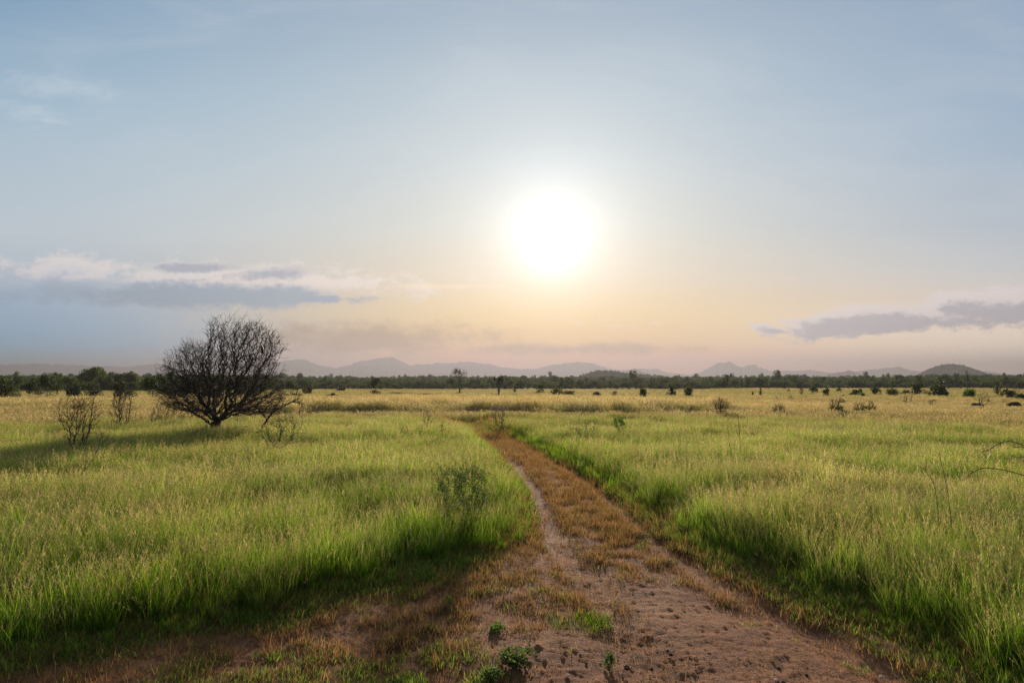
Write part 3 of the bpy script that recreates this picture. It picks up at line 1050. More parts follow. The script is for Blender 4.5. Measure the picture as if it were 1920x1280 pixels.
# --- the big leafless thorn tree
def big_tree():
    base = P(403, 824)
    k = base.y / 1280.0                      # metres per photo pixel at that distance
    rg = np.random.default_rng(5)
    topx = np.array([292, 300, 318, 345, 380, 420, 450, 472, 490, 515, 530, 540, 552])
    topy = np.array([715, 695, 674, 648, 626, 617, 608, 599, 611, 628, 655, 694, 737])
    botx = np.array([292, 310, 335, 365, 385, 420, 450, 490, 520, 552])
    boty = np.array([738, 758, 768, 776, 786, 784, 772, 780, 774, 752])
    cx = 416.0
    n = 12000
    ax, ay = 114.0, 92.0
    rr = np.sqrt(rg.uniform(0, 1, n)); aa = rg.uniform(0, 6.283, n)
    X = rr * np.cos(aa) * ax; Y = rr * np.sin(aa) * ay
    re = np.hypot(X / ax, Y / ay)
    px = cx + np.sign(X) * (0.35 * np.abs(X) + .65 * re * ax)
    tp = np.interp(px, topx, topy); bt = np.interp(px, botx, boty)
    t = rg.uniform(0, 1, n) ** 1.5
    py = bt + (tp - bt) * t
    gaps = fbm(px / 34.0, py / 26.0 + Y / 60, 2, 19)
    ok_ = gaps > .445
    X, Y, py, px = X[ok_], Y[ok_], py[ok_], px[ok_]
    py = py - np.where(rg.uniform(0, 1, len(py)) < .07, rg.uniform(0, 15, len(py)), 0)
    att = np.column_stack([(cx + X - 403) * k, Y * k, (824 - py) * k])
    N_, par = colonize(att, ([[.02, 0, .60]], [-1]), .09, infl=.9, kill=.135, iters=160, rg=rg, jitter=.40, max_nodes=20000)
    N_, par = add_twigs(N_, par, 8500, .12, .40, rg, (0, 0, .6), segs=4)
    N_ = np.vstack([[[0, 0, -.15], [.0, 0, .02], [.01, 0, .30]], N_])
    par = np.concatenate([[-1, 0, 1], np.where(par < 0, 2, par + 3)])
    r = radii(par, len(N_), .0042, 2.75, rmax=.22)
    r[:4] = [.30, .25, .215, .20]
    root = empty('thorn_tree', base)
    tag(root, 'large leafless thorn tree with a wide dark crown standing in the grass', 'tree')
    tr = r > .09
    V_, F_ = tubes(N_, par, r, tr, 10)
    link('trunk', mesh_np('trunk', V_, F_, [bark('trunk_bark', (.05, .035, .025), (.17, .11, .065), 9)], smooth=True), root)
    mid = (~tr) & (r > .014)
    link('limbs', mesh_np('limbs', *tubes(N_, par, r, mid, 6), [M_DARKBARK], smooth=True), root)
    link('crown', mesh_np('crown', *tubes(N_, par, r, ~tr & ~mid, 3), [M_DARKBARK]), root)
    # loose leaves clinging to a few inner twigs
    c = N_[(r < .02)]
    sel = c[np.linalg.norm(c - np.array([.15, 0, 2.25]), axis=1) < .3]
    if len(sel):
        sel = sel[rg.integers(0, len(sel), 60)]
        link('foliage', mesh_np('foliage', *leaves(sel, .035, rg, scat=.05), [M_BUSH]), root)
    return base


def sweep(pts, rad, sides=12, sq=None, cap=True):
    """closed tube along a spine; sq = vertical stretch per ring"""
    pts = np.asarray(pts, float); n = len(pts)
    V_ = []
    for i in range(n):
        d = pts[min(i + 1, n - 1)] - pts[max(i - 1, 0)]; d /= np.linalg.norm(d) + 1e-9
        ref = np.array([0, 1.0, 0]) if abs(d[1]) < .9 else np.array([1.0, 0, 0])
        u = np.cross(d, ref); u /= np.linalg.norm(u); v = np.cross(d, u)
        s = 1.0 if sq is None else sq[i]
        for q in range(sides):
            t = 2 * math.pi * q / sides
            V_.append(pts[i] + (u * math.cos(t) * s + v * math.sin(t)) * rad[i])
    F_ = []
    for i in range(n - 1):
        for q in range(sides):
            q2 = (q + 1) % sides
            F_.append((i * sides + q, i * sides + q2, (i + 1) * sides + q2, (i + 1) * sides + q))
    if cap:
        V_.append(pts[0]); a = len(V_) - 1; V_.append(pts[-1]); b = len(V_) - 1
        for q in range(sides):
            q2 = (q + 1) % sides
            F_.append((a, q2, q, a)); F_.append((b, (n - 1) * sides + q, (n - 1) * sides + q2, b))
    return V_, F_


def poly_mesh(name, V_, F_, mats=(), smooth=True):
    me = bpy.data.meshes.new(name)
    me.from_pydata([tuple(map(float, v)) for v in V_], [], [tuple(dict.fromkeys(int(q) for q in f)) for f in F_])
    for m_ in mats: me.materials.append(m_)
    if smooth:
        for p_ in me.polygons: p_.use_smooth = True
    me.update()
    return me


def merge_lists(parts):
    V_, F_ = [], []
    for v, f in parts:
        o = len(V_); V_ += list(v); F_ += [tuple(q + o for q in g_) for g_ in f]
    return V_, F_


def bird():
    """a dark long-tailed bird perched upright among the thorn tree's outer twigs"""
    p = W(492, 656, P(403, 824).y - .15)
    m = plain('dark_plumage', (0.018, 0.018, 0.020), .5, .3, var=.3)
    body = sweep([(0, 0, -.10), (.004, 0, -.07), (0, 0, -.02), (-.012, 0, .04), (-.016, 0, .075), (-.022, 0, .10), (-.03, 0, .125), (-.036, 0, .14)],
                 [.012, .03, .045, .042, .028, .027, .024, .006], 12)
    tail = sweep([(.004, .0, -.08), (.014, 0, -.15), (.026, 0, -.24), (.032, 0, -.28)], [.016, .018, .022, .016], 8, sq=[.5, .35, .25, .2])
    beak = sweep([(-.045, 0, .118), (-.065, 0, .114), (-.078, 0, .108)], [.009, .005, .001], 6)
    w1 = sweep([(.0, -.035, .04), (.008, -.042, -.02), (.02, -.03, -.10), (.026, -.02, -.13)], [.012, .022, .016, .003], 8, sq=[1, 1.3, 1, 1])
    w2 = [(np.array(v) * np.array([1, -1, 1])) for v in w1[0]], [f[::-1] for f in w1[1]]
    leg1 = sweep([(-.01, -.015, -.05), (-.02, -.015, -.09), (-.035, -.015, -.10)], [.006, .003, .003], 5)
    leg2 = sweep([(-.01, .015, -.05), (-.02, .015, -.09), (-.035, .015, -.10)], [.006, .003, .003], 5)
    root = empty('bird', p, .3)
    root.scale = (1.35, 1.35, 1.35)
    tag(root, 'small dark long tailed bird perched in the upper right of the bare thorn tree', 'bird')
    link('body', poly_mesh('body', *merge_lists([body, leg1, leg2]), [m]), root)
    link('tail', poly_mesh('tail', *tail, [m]), root)
    link('beak', poly_mesh('beak', *beak, [m]), root)
    link('wing', poly_mesh('wing', *w1, [m]), root)
    link('wing', poly_mesh('wing', *w2, [m]), root)


def polyline_plant(name, lines, label, cat, mat, rmin, seed, twigs=40, tw=(.03, .1), leafn=0, leafs=.03, leafmat=None, loc=None, wob=.006):
    """a stick plant from drawn stems: each line = [(x,y,z,r)...] in world space"""
    rg = np.random.default_rng(seed)
    o = Vector(lines[0][0][:3]) if loc is None else loc
    Nn, pr, rad = [], [], []
    for ln in lines:
        prev = -1
        for i, q in enumerate(ln):
            pt = np.array(q[:3]) - np.array(o)
            if prev >= 0:
                a = Nn[prev]
                k = max(1, int(np.linalg.norm(pt - a) / .08))
                for s in range(1, k + 1):
                    t = s / k
                    Nn.append(a * (1 - t) + pt * t + (rg.normal(0, wob, 3) if s < k else 0))
                    pr.append(prev); rad.append(rad0 * (1 - t) + q[3] * t); prev = len(Nn) - 1
            else:
                Nn.append(pt); pr.append(-1); rad.append(q[3]); prev = len(Nn) - 1
            rad0 = q[3]
    n0 = len(Nn)
    N_ = np.array(Nn); par = np.array(pr)
    root = empty(name, o); tag(root, label, cat)
    V1, F1 = tubes(N_, par, np.array(rad), np.ones(n0, bool), 6)
    link('trunk', mesh_np('trunk', V1, F1, [mat], smooth=True), root)
    if twigs:
        ok = np.where(par >= 0)[0]
        N2, p2 = add_twigs(N_, np.where(par < 0, 0, par), twigs, tw[0], tw[1], rg, tuple(N_[0]))
        r2 = np.full(len(N2), rmin)
        sel = np.arange(len(N2)) >= n0
        link('crown', mesh_np('crown', *tubes(N2, p2, r2, sel, 3), [mat]), root)
        if leafn:
            c = N2[n0:]; c = c[rg.integers(0, len(c), leafn)]
            link('foliage', mesh_np('foliage', *leaves(c, leafs, rg, scat=leafs), [leafmat or M_BUSH]), root)
    return root


def w4(px, py, d, r):
    v = W(px, py, d)
    return (v.x, v.y, v.z, r)


big_tree()
bird()


def mpp(px, py):
    return P(px, py).y / 1280.0


def shrub_px(px, py, w, h, seed, label, **kw):
    q = P(px, py); k = q.y / 1280.0
    nm = kw.pop('name', 'bare_shrub')
    return bare_shrub(nm, q, w * k, h * k, seed, label, **kw)


# near bare shrubs on the left
shrub_px(145, 868, 104, 122, 21, 'leafless black stemmed shrub standing alone at the left edge of the field', stems=3, natt=420, rmin=.0045, twigs=260, p=.9)
shrub_px(226, 812, 50, 78, 22, 'upright bushy bare shrub between the far left shrub and the big thorn tree', stems=5, natt=300, rmin=.006, twigs=260, p=.5)
shrub_px(308, 806, 64, 52, 23, 'low bare shrub spreading beneath the left side of the thorn tree', stems=4, natt=220, rmin=.005, twigs=150, leafmat=M_BUSH, nleaf=60, leafsize=.03)
shrub_px(352, 806, 56, 40, 33, 'small leafy twiggy shrub right behind the thorn tree trunk', stems=4, natt=160, rmin=.005, twigs=120, nleaf=200, leafsize=.03, leafmat=M_BUSH)
shrub_px(524, 868, 110, 82, 24, 'leafless forked sapling in front of the right side of the thorn tree', stems=1, natt=260, rmin=.004, twigs=200, p=.85)
shrub_px(150, 912, 64, 46, 25, 'thin dark twig poking from the grass in front of the leftmost shrub', stems=1, natt=70, rmin=.0035, twigs=60, p=.8)
shrub_px(286, 806, 20, 34, 34, 'tiny bare shrub at the tip of the left branches of the thorn tree', stems=2, natt=60, rmin=.005, twigs=60, p=.6)
d0 = P(486, 828).y
polyline_plant('leaning_branch', [[w4(484, 828, d0, .045), w4(492, 800, d0, .04), (*w4(510, 774, d0, .034),), w4(530, 762, d0, .028), w4(548, 753, d0, .02), w4(560, 747, d0, .010)],
                                  [w4(548, 753, d0, .018), w4(566, 757, d0 - .2, .010), w4(561, 776, d0 - .3, .007)],
                                  [w4(510, 774, d0, .022), w4(520, 758, d0 + .2, .015), w4(527, 744, d0 + .3, .008)],
                                  [w4(500, 786, d0, .02), w4(486, 770, d0 + .2, .014), w4(478, 756, d0 + .3, .008)]],
               'thick leaning bare limb arching up at the right foot of the thorn tree', 'sapling', M_DARKBARK, .005, 8, 260, (.1, .32))
d0 = P(150, 905).y
polyline_plant('dry_twig', [[w4(152, 906, d0, .012), w4(158, 888, d0, .010), w4(176, 858, d0, .008), w4(186, 836, d0, .006), w4(191, 812, d0, .004)],
                            [w4(186, 836, d0, .004), w4(200, 822, d0, .003), w4(208, 800, d0, .002)]],
               'long thin bent twig rising right of the leftmost shrub', 'twig', M_DARKBARK, .003, 9, 40, (.04, .14))
# on and near the track
shrub_px(1096, 836, 92, 50, 26, 'grey forked bare shrub in the grass to the right of the track', stems=1, natt=150, rmin=.0035, twigs=90, mat=M_GREYBARK, nleaf=60, leafmat=M_BUSH, leafsize=.025, p=.9)
shrub_px(1228, 804, 44, 26, 27, 'small bare twiggy shrub just in front of the tall grass bed', stems=2, natt=80, rmin=.005, twigs=40, mat=M_GREYBARK)
q = P(1168, 832)
shrub_px(1160, 826, 34, 42, 28, 'sapling with a tuft of bright green leaves in front of the tall grass bed', name='leafy_sapling', cat='sapling', stems=1, natt=90, rmin=.004, twigs=50, mat=M_GREYBARK,
         nleaf=220, leafsize=.045, leafmat=M_BRIGHT, leafsel=lambda c: c[:, 2] > .55)
shrub_px(1352, 794, 44, 46, 29, 'dark leaning bare shrub at the right end of the tall grass bed', stems=4, natt=200, rmin=.007, twigs=150, p=.9)
shrub_px(801, 822, 24, 50, 30, 'grey upright bare sapling left of the far end of the track', stems=1, natt=60, rmin=.005, twigs=50, mat=M_GREYBARK, p=.7)
shrub_px(757, 832, 26, 34, 31, 'little bare sapling in the grass midway between the thorn tree and the track', stems=1, natt=50, rmin=.004, twigs=40, mat=M_DARKBARK)
shrub_px(828, 836, 14, 40, 32, 'thin stick with sparse leaves just left of the bend of the track', stems=1, natt=24, rmin=.004, twigs=24, mat=M_GREYBARK, nleaf=40, leafmat=M_BUSH, leafsize=.025, p=.5)
shrub_px(938, 808, 60, 46, 35, 'reddish bare shrub wrapped in pale seed heads at the bend of the track', stems=4, natt=160, rmin=.005, twigs=90,
         mat=M_GREYBARK, nleaf=500, leafsize=.03, leafmat=plain('pale_seed', (.50, .36, .22), .7), leafsel=lambda c: c[:, 2] > 1.0, p=.9)
# leafy young bush by the left edge of the track
shrub_px(868, 1012, 130, 125, 36, 'young small leaved bush in the tall grass at the left edge of the track', name='leafy_bush', cat='bush', stems=6, natt=420, rmin=.0016, twigs=260, mat=M_GREYBARK,
         nleaf=4800, leafsize=.012, leafmat=leafy('thorn_leaves', False, base=(.022, .065, .010), warm=(.05, .09, .018), transl=.4, vary=.4), p=.6)


# ------------------------------------------------------------------ mid field bushes and bare saplings
def blob_crown(rg, w, h, n, size, lobes=7, z0=.25, flat=.8, up=.0, d=None):
    """leaf faces spread through overlapping lobes of uneven size"""
    d = d or w
    C_ = []
    cs = []
    for i in range(lobes):
        a = rg.uniform(0, 6.28); q = rg.uniform(.0, .78)
        cs.append((w / 2 * q * math.cos(a), d / 2 * q * math.sin(a), h * (z0 + (1 - z0) * rg.uniform(.15, .8)), rg.uniform(.12, .32) * w, rg.uniform(.16, .30) * h))
    per = n // lobes
    for (a, b, c, rw, rh) in cs:
        v = rg.normal(0, 1, (per, 3)); v /= np.linalg.norm(v, axis=1)[:, None]
        rad = rg.uniform(.55, 1.08, (per, 1)) ** .7
        p_ = v * rad * np.array([rw, rw * d / w, rh]) + np.array([a, b, c])
        keep = fbm(p_[:, 0] / (w * .09) + 50, p_[:, 2] / (h * .09) + p_[:, 1] / (w * .1), 2, int(rg.integers(99))) > .43
        C_.append(p_[keep])
    c = np.vstack(C_)
    c[:, 2] = np.maximum(c[:, 2], size)
    return leaves(c, size, rg, asp=.7)


def crown_tree(name, rg, w, h, n, size, mat, tmat=None, trunk_h=.3, tr=.03, lobes=8, z0=.25, root=None):
    """trunk with limbs + leafy crown; returns (trunk mesh, crown mesh)"""
    tmat = tmat or M_BARK
    att = cone_att(60, w * .8, h * .8, rg, z0=trunk_h)
    roots = ([[0, 0, -.3], [0, 0, h * trunk_h * .4]], [-1, 0])
    N_, par = colonize(att, roots, h * .06, infl=h, kill=h * .08, rg=rg, iters=30)
    r = radii(par, len(N_), h * tr * .18, 2.3)
    t = mesh_np('trunk', *tubes(N_, par, r, np.ones(len(N_), bool), 6), [tmat], smooth=True)
    c = mesh_np('crown', *blob_crown(rg, w, h, n, size, lobes, z0), [mat])
    return t, c


def place_tree(name, meshes, loc, rz, scl, label, cat, group=None):
    root = empty(name, loc, rz)
    root.scale = scl
    link('trunk', meshes[0], root); link('crown', meshes[1], root)
    tag(root, label, cat, group)
    return root


# (px, base row, width px, height px, kind, label)
BUSH = [
    (702, 742, 24, 33, 'umb', 'slim tree with a round top standing alone before the tree line, left of the centre'),
    (1044, 744, 24, 14, 'spiky', 'low green bush directly beyond the tall grass below the sun'),
    (965, 738, 8, 12, 'dark', 'small conical dark bush right of the twin spiked saplings'),
    (1064, 744, 34, 10, 'grey', 'low greyish mound of scrub right of the green bush below the sun'),
    (1118, 745, 22, 8, 'grey', 'flat grey green scrub beyond the middle of the tall grass'),
    (1152, 744, 10, 9, 'dark', 'tiny dark shrub beyond the tall grass bed'),
    (1258, 744, 22, 19, 'dark', 'round black looking bush beyond the right half of the tall grass'),
    (1291, 746, 18, 17, 'spiky', 'ragged open bush right beside the round black bush'),
    (1206, 748, 14, 16, 'spiky', 'thin leaning sapling left of the round black bush'),
    (552, 750, 40, 11, 'dark', 'flat dark bush at the right tips of the thorn tree'),
    (624, 747, 22, 8, 'dark', 'low dark double bush left of the slim round topped tree'),
    (742, 741, 40, 5, 'grey', 'long low strip of scrub right of the slim round topped tree'),
    (800, 744, 44, 6, 'dark', 'long low dark strip of scrub left of the tall dead tree'),
    (1012, 738, 18, 14, 'dark', 'dark round bush at the foot of the tree line right of centre'),
    (1426, 744, 9, 17, 'dark', 'narrow dark upright bush in the straw field on the right'),
    (1411, 745, 5, 9, 'dark', 'tiny post like stump left of the narrow upright bush'),
    (1406, 749, 7, 4, 'dark', 'small dark clump low in the straw field left of the narrow bush'),
    (1503, 742, 9, 14, 'dark', 'upright dark bush between the narrow bush and the round bush'),
    (1480, 735, 9, 5, 'dark', 'tiny dark shrub near the far bank, right of the narrow bush'),
    (1524, 738, 18, 10, 'dark', 'wide low bush near the far bank'),
    (1550, 744, 18, 12, 'dark', 'round dark bush alone in the straw field at right'),
    (1572, 735, 11, 6, 'dark', 'small dark bush near the far bank behind the round bush'),
    (1606, 743, 26, 13, 'dark', 'bush at the left end of the dark row near the power pole'),
    (1616, 745, 12, 9, 'bright', 'small greener bush in front of the dark row near the power pole'),
    (1642, 742, 22, 13, 'dark', 'bush at the right end of the dark row near the power pole'),
    (1673, 744, 26, 13, 'spiky', 'ragged bush behind the left tangled dead tree'),
    (1722, 741, 30, 20, 'dark', 'broad dark bush left of the biggest bush on the right'),
    (1698, 740, 18, 9, 'dark', 'low dark bush behind the left tangled dead tree'),
    (1765, 746, 40, 24, 'dark', 'largest rounded dark bush in the right of the field'),
    (1818, 747, 30, 17, 'bright', 'rounded bright green bush between the largest bush and the right edge'),
    (1872, 746, 18, 22, 'dark', 'tall dark bush second from the right edge'),
    (1895, 750, 28, 17, 'dark', 'dense low dark bush behind the right zebra'),
    (1920, 752, 20, 12, 'dark', 'dark bush cut by the right edge behind the zebra'),
    (1786, 752, 10, 4, 'grey', 'tiny tuft below the largest bush'),
    (1461, 789, 28, 26, 'leafy', 'leafy green shrub in the straw field right of the tall grass bed'),
    (1568, 788, 32, 34, 'leafy', 'half bare green shrub with upright twigs in the middle of the right field'),
    (1579, 764, 14, 14, 'leafy', 'small green bush behind the half bare shrub'),
    (1587, 788, 12, 14, 'leafy', 'small green offshoot right of the half bare shrub'),
    (1612, 786, 24, 26, 'leafy', 'left one of the joined pair of leafy shrubs in the right field'),
    (1632, 782, 26, 24, 'leafy', 'right one of the joined pair of leafy shrubs in the right field'),
    (1492, 772, 14, 9, 'grey', 'faint low tuft of scrub right of the leafy green shrub'),
    (640, 735, 20, 8, 'dark', 'dark bush at the foot of the tree line left of the slim tree'),
]


def mid_bushes():
    for i, (px, py, w, h, kind, label) in enumerate(BUSH):
        rg = np.random.default_rng(500 + i)
        q = P(px, py); k = q.y / 1280
        if q.y > 330:
            q = Vector((q.x * 315 / q.y, 315, float(H(q.x * 315 / q.y, 315)))); k = 315 / 1280
        Wd, Hh = w * k, h * k * (1.3 if kind in ('dark', 'bright', 'grey') else 1)
        if kind == 'leafy':
            bare_shrub('leafy_shrub', q, Wd, Hh * 1.15, 600 + i, label, 'shrub', stems=4, natt=200, rmin=.006, twigs=160, nleaf=1100,
                       leafsize=.045, leafmat=M_BUSH, p=.6, leafsel=(lambda c, hh=Hh: c[:, 2] < hh * .75))
        elif kind == 'spiky':
            bare_shrub('leafy_shrub', q, Wd, Hh * 1.1, 600 + i, label, 'shrub', stems=5, natt=160, rmin=.02, twigs=80, nleaf=700,
                       leafsize=.12, leafmat=M_BUSH, p=.5)
        elif kind == 'umb':
            root = empty('slender_tree', q); tag(root, label, 'tree')
            att = np.vstack([cone_att(70, Wd * .8, Hh, rg, z0=.35, p=.5)])
            N_, par = colonize(att, ([[0, 0, -.2], [0, 0, .8]], [-1, 0]), .3, infl=6, kill=.4, rg=rg)
            link('trunk', mesh_np('trunk', *tubes(N_, par, radii(par, len(N_), .025), np.ones(len(N_), bool), 6), [M_BARK], smooth=True), root)
            cr1 = blob_crown(rg, Wd * .95, Hh * .62, 1500, .10, 7, .2)
            cr1 = (cr1[0] + np.array([0, 0, Hh * .42]), cr1[1])
            cr2 = blob_crown(rg, Wd * .9, Hh * .42, 700, .10, 5, .2)
            link('crown', mesh_np('crown', *joinvf(cr1, cr2), [M_TREE]), root)
        else:
            mat = {'dark': M_TREE, 'grey': leafy_grey, 'bright': M_BRIGHT}[kind]
            t, c = crown_tree('bush', rg, Wd, Hh, 1300, max(.05, min(Wd, Hh * 2) * .05), mat, trunk_h=.12, tr=.02, lobes=9, z0=.0)
            place_tree('bush', (t, c), q, 0, (1, 1, 1), label, 'bush')


leafy_grey = leafy('grey_scrub', False, base=(.07, .08, .04), warm=(.12, .10, .06), transl=.25, vary=.3)
mid_bushes()

# twin spiked dead trees in front of the tree line
def candelabra(px, py, w, h, seed, label):
    """dead looking tree: stems rising like a brush, each ending in a dark tuft"""
    q = P(px, py); k = q.y / 1280; rg = np.random.default_rng(seed)
    Wd, Hh = w * k, h * k
    root = empty('candelabra_tree', q); tag(root, label, 'tree')
    n = 12
    tips = np.array([[Wd / 2 * rg.uniform(-1, 1), Wd / 3 * rg.uniform(-1, 1), Hh * rg.uniform(.78, 1)] for _ in range(n)])
    att = np.vstack([tips, cone_att(70, Wd * .8, Hh * .9, rg, z0=.2, p=.6)])
    N_, par = colonize(att, ([[0, 0, -.2], [0, 0, .5]], [-1, 0]), .25, infl=8, kill=.3, rg=rg)
    N_, par = add_twigs(N_, par, 160, .2, .6, rg, (0, 0, 0))
    r = radii(par, len(N_), .016, 2.1)
    link('trunk', mesh_np('trunk', *tubes(N_, par, r, np.ones(len(N_), bool), 5), [M_BARK]), root)
    cc = np.vstack([t + rg.normal(0, 1, (60, 3)) * np.array([.14, .14, .32]) * Hh / 5 for t in tips])
    low = rg.normal(0, 1, (150, 3)) * np.array([Wd * .22, Wd * .22, Hh * .03]) + np.array([0, 0, Hh * .04])
    link('crown', mesh_np('crown', *leaves(np.vstack([cc, np.abs(low) * np.array([1, 1, 1]) * np.sign(low) ** 1]), .10, rg), [M_TREE]), root)


candelabra(861, 739, 28, 46, 71, 'tall dead tree with brush like tufts at its branch tips, above the tree line')
candelabra(935, 742, 18, 36, 72, 'shorter brush topped tree right of the tall dead tree')

# bare trees in the far right field
for px, py, w, h, sd_, lb in ((1700, 762, 44, 28, 81, 'tangled grey dead tree leaning low in the right field'),
                              (1748, 768, 18, 20, 82, 'small grey forked dead sapling right of the tangled dead tree'),
                              (1841, 774, 42, 38, 83, 'spreading bare tree in front of the left zebra'),
                              (1907, 752, 30, 26, 84, 'bare grey tree behind the right zebra'),
                              (1484, 757, 14, 16, 85, 'little bare forked tree in the straw field'),
                              (1581, 748, 12, 10, 86, 'tiny bare bush right of the round dark bush'),
                              (1456, 752, 10, 10, 87, 'tiny grey dead bush right of the narrow upright bush'),
                              (1880, 760, 8, 10, 88, 'small grey twig bush between the two zebras')):
    shrub_px(px, py, w, h, sd_, lb, name='dead_tree', cat='dead tree', stems=2, natt=90, rmin=.018, twigs=30, mat=M_GREYBARK, step=.18, sink=.2)


# ------------------------------------------------------------------ woodland
def woodland():
    rg = np.random.default_rng(31)
    protos = []
    for i in range(6):
        w = rg.uniform(5, 9); h = rg.uniform(4.6, 8.0)
        protos.append(crown_tree('woodland_tree', rg, w, h, 2300, .26, M_FOREST, lobes=int(rg.integers(7, 12)), z0=rg.uniform(.05, .3), trunk_h=.2))
    near = []
    for i in range(4):
        w = rg.uniform(5, 7); h = rg.uniform(3.6, 4.6)
        near.append(crown_tree('bush_tree', rg, w, h, 3600, .13, M_TREE, lobes=int(rg.integers(8, 13)), z0=.02, trunk_h=.12))
    # trees one can tell apart on the left: (px, base row, width, height, label)
    LEFT = [(10, 750, 52, 48, 'dark bushy tree at the left edge of the picture'),
            (62, 744, 34, 36, 'smaller light green tree near the left edge'),
            (88, 748, 46, 50, 'rounded dark tree behind the leftmost bare shrub'),
            (140, 749, 36, 34, 'low dark bush tree right of the rounded dark tree'),
            (176, 748, 36, 34, 'dark green bush tree midway between the left edge and the thorn tree'),
            (230, 751, 46, 42, 'dark bush tree behind the upright bushy bare shrub'),
            (286, 752, 62, 50, 'large dense dark tree touching the left of the thorn tree crown'),
            (340, 752, 60, 44, 'dark tree behind the left of the thorn tree'),
            (400, 752, 60, 46, 'dark tree straight behind the thorn tree'),
            (460, 750, 50, 44, 'dark tree behind the right of the thorn tree'),
            (545, 740, 34, 28, 'bushy tree just right of the thorn tree crown'),
            (578, 740, 26, 22, 'small round tree on the tree line right of the thorn tree')]
    for i, (px, py, w, h, lb) in enumerate(LEFT):
        q = P(px, py); k = q.y / 1280
        t, c = near[i % 4]
        co = np.array([v.co for v in c.vertices]) if False else None
        bw = [v for v in (6.0, 6.0, 6.0, 6.0)][i % 4]
        ext = np.empty(len(c.vertices) * 3, np.float32); c.vertices.foreach_get('co', ext); ext = ext.reshape(-1, 3)
        sw = w * k / (ext[:, 0].max() - ext[:, 0].min()); sh = h * k / ext[:, 2].max()
        place_tree('bush_tree', (t, c), q, 0 if i % 2 else math.pi, (sw, sw, sh), lb, 'tree')
    # the front row of the wood, tree by tree
    first = {}
    px = -60.0; n = 0
    while px < 2000:
        u = (px - 960) / 1280
        d = 318 + 26 * fbm(np.array([px / 90]), np.array([2.]), 3, 13)[0] + rg.uniform(0, 22)
        if px < 520:
            d = 190 + 60 * rg.uniform()
        x, y = u * d, d
        i = int(rg.integers(0, 6)); s = rg.uniform(.5, .92) * (1.0 if px > 520 else .85)
        loc = (x, y, float(H(x, y)) - .1)
        place_tree('woodland_tree', protos[i], loc, rg.uniform(0, 6.28), (s, s, s * rg.uniform(.85, 1.1)),
                   'rounded green tree in the front row of the distant wood', 'tree', 'trees in the front row of the distant wood')
        n += 1
        px += rg.uniform(9, 15) * (1.0 if px > 520 else 1.8)
    # the mass behind
    pts = []
    a = np.radians(rg.uniform(-50, 50, 9000)); r = rg.uniform(345 ** 1.3, 1250 ** 1.3, 9000) ** (1 / 1.3)
    x, y = np.sin(a) * r, np.cos(a) * r
    keep = (fbm(x / 60, y / 60, 3, 5) > .30) & (y > 330)
    left = keep & True
    x2, y2 = rg.uniform(-330, -90, 500), rg.uniform(230, 345, 500)
    keep2 = (x2 / y2 < -.36)
    x = np.concatenate([x[keep], x2[keep2]]); y = np.concatenate([y[keep], y2[keep2]])
    z = H(x, y) - .2
    c = bpy.data.collections.new('woodland_protos')
    for i, (t, cr) in enumerate(protos):
        me = cr.copy()
        c.objects.link(bpy.data.objects.new(f'wood_{i:02d}', me))
    s = .84 * rg.uniform(.6, 1.15, len(x)) * np.where(rg.uniform(0, 1, len(x)) < .05, 1.5, 1.0) * (.8 + .4 * fbm(x / 40, y / 40, 2, 8))
    sz = s * rg.uniform(.85, 1.1, len(x))
    scatter('woodland', c, np.column_stack([x, y, z]), rg.uniform(0, 6.28, len(x)), (np.zeros(len(x)), np.zeros(len(x))),
            np.column_stack([s, s, sz]), rg.integers(0, 6, len(x)), np.zeros(len(x)), np.ones(len(x)),
            'dense dark green savanna woodland forming the tree line across the horizon', 'woodland')


woodland()


# ------------------------------------------------------------------ hills and far mountains
def ridge(name, prof, dist, depth, mat, label, base=0.0, n=500, rough=.12, x_lo=None, x_hi=None, rows=26, seed=3):
    px = np.array([p_[0] for p_ in prof], float); py = np.array([p_[1] for p_ in prof], float)
    xs = np.linspace(px[0], px[-1], n)
    h = (HOR - np.interp(xs, px, py)) / 1280 * dist + CAM_H
    xw = (xs - 960) / 1280 * dist
    h = h * (1 + (fbm(xs / 7.0, xs * 0 + seed, 3, seed) - .5) * (.10 if dist > 4000 else .02))
    T = np.linspace(-1, 1, rows)
    Vv = []
    for j, t in enumerate(T):
        f = np.clip(1 - abs(t) ** 1.25, 0, 1)
        nz = fbm(xw / (depth * .16) + 3, np.full(n, t * 3.0), 5, seed)
        rid = 1 - np.abs(fbm(xw / (depth * .12), np.full(n, t * 2.2), 4, seed + 3) * 2 - 1)
        z = base + (h - base) * f * (1 - (1 - f) * .6 * rid) + (nz - .5) * rough * (h - base) * (.25 + .75 * (1 - f))
        z = np.where(abs(t) > .99, -4.0, z)
        Vv.append(np.column_stack([xw * (1 + t * depth / dist), dist + t * depth + 0 * xw, np.maximum(z, -4)]))
    V_ = np.vstack(Vv)
    i, j = np.meshgrid(np.arange(rows - 1), np.arange(n - 1), indexing='ij')
    F_ = np.stack([i * n + j, i * n + j + 1, (i + 1) * n + j + 1, (i + 1) * n + j], -1).reshape(-1, 4)
    o = link(name, mesh_np(name, V_, F_, [mat], smooth=True))
    tag(o, label, 'hill' if dist < 5000 else 'mountains', kind='structure')
    return o, xs, h


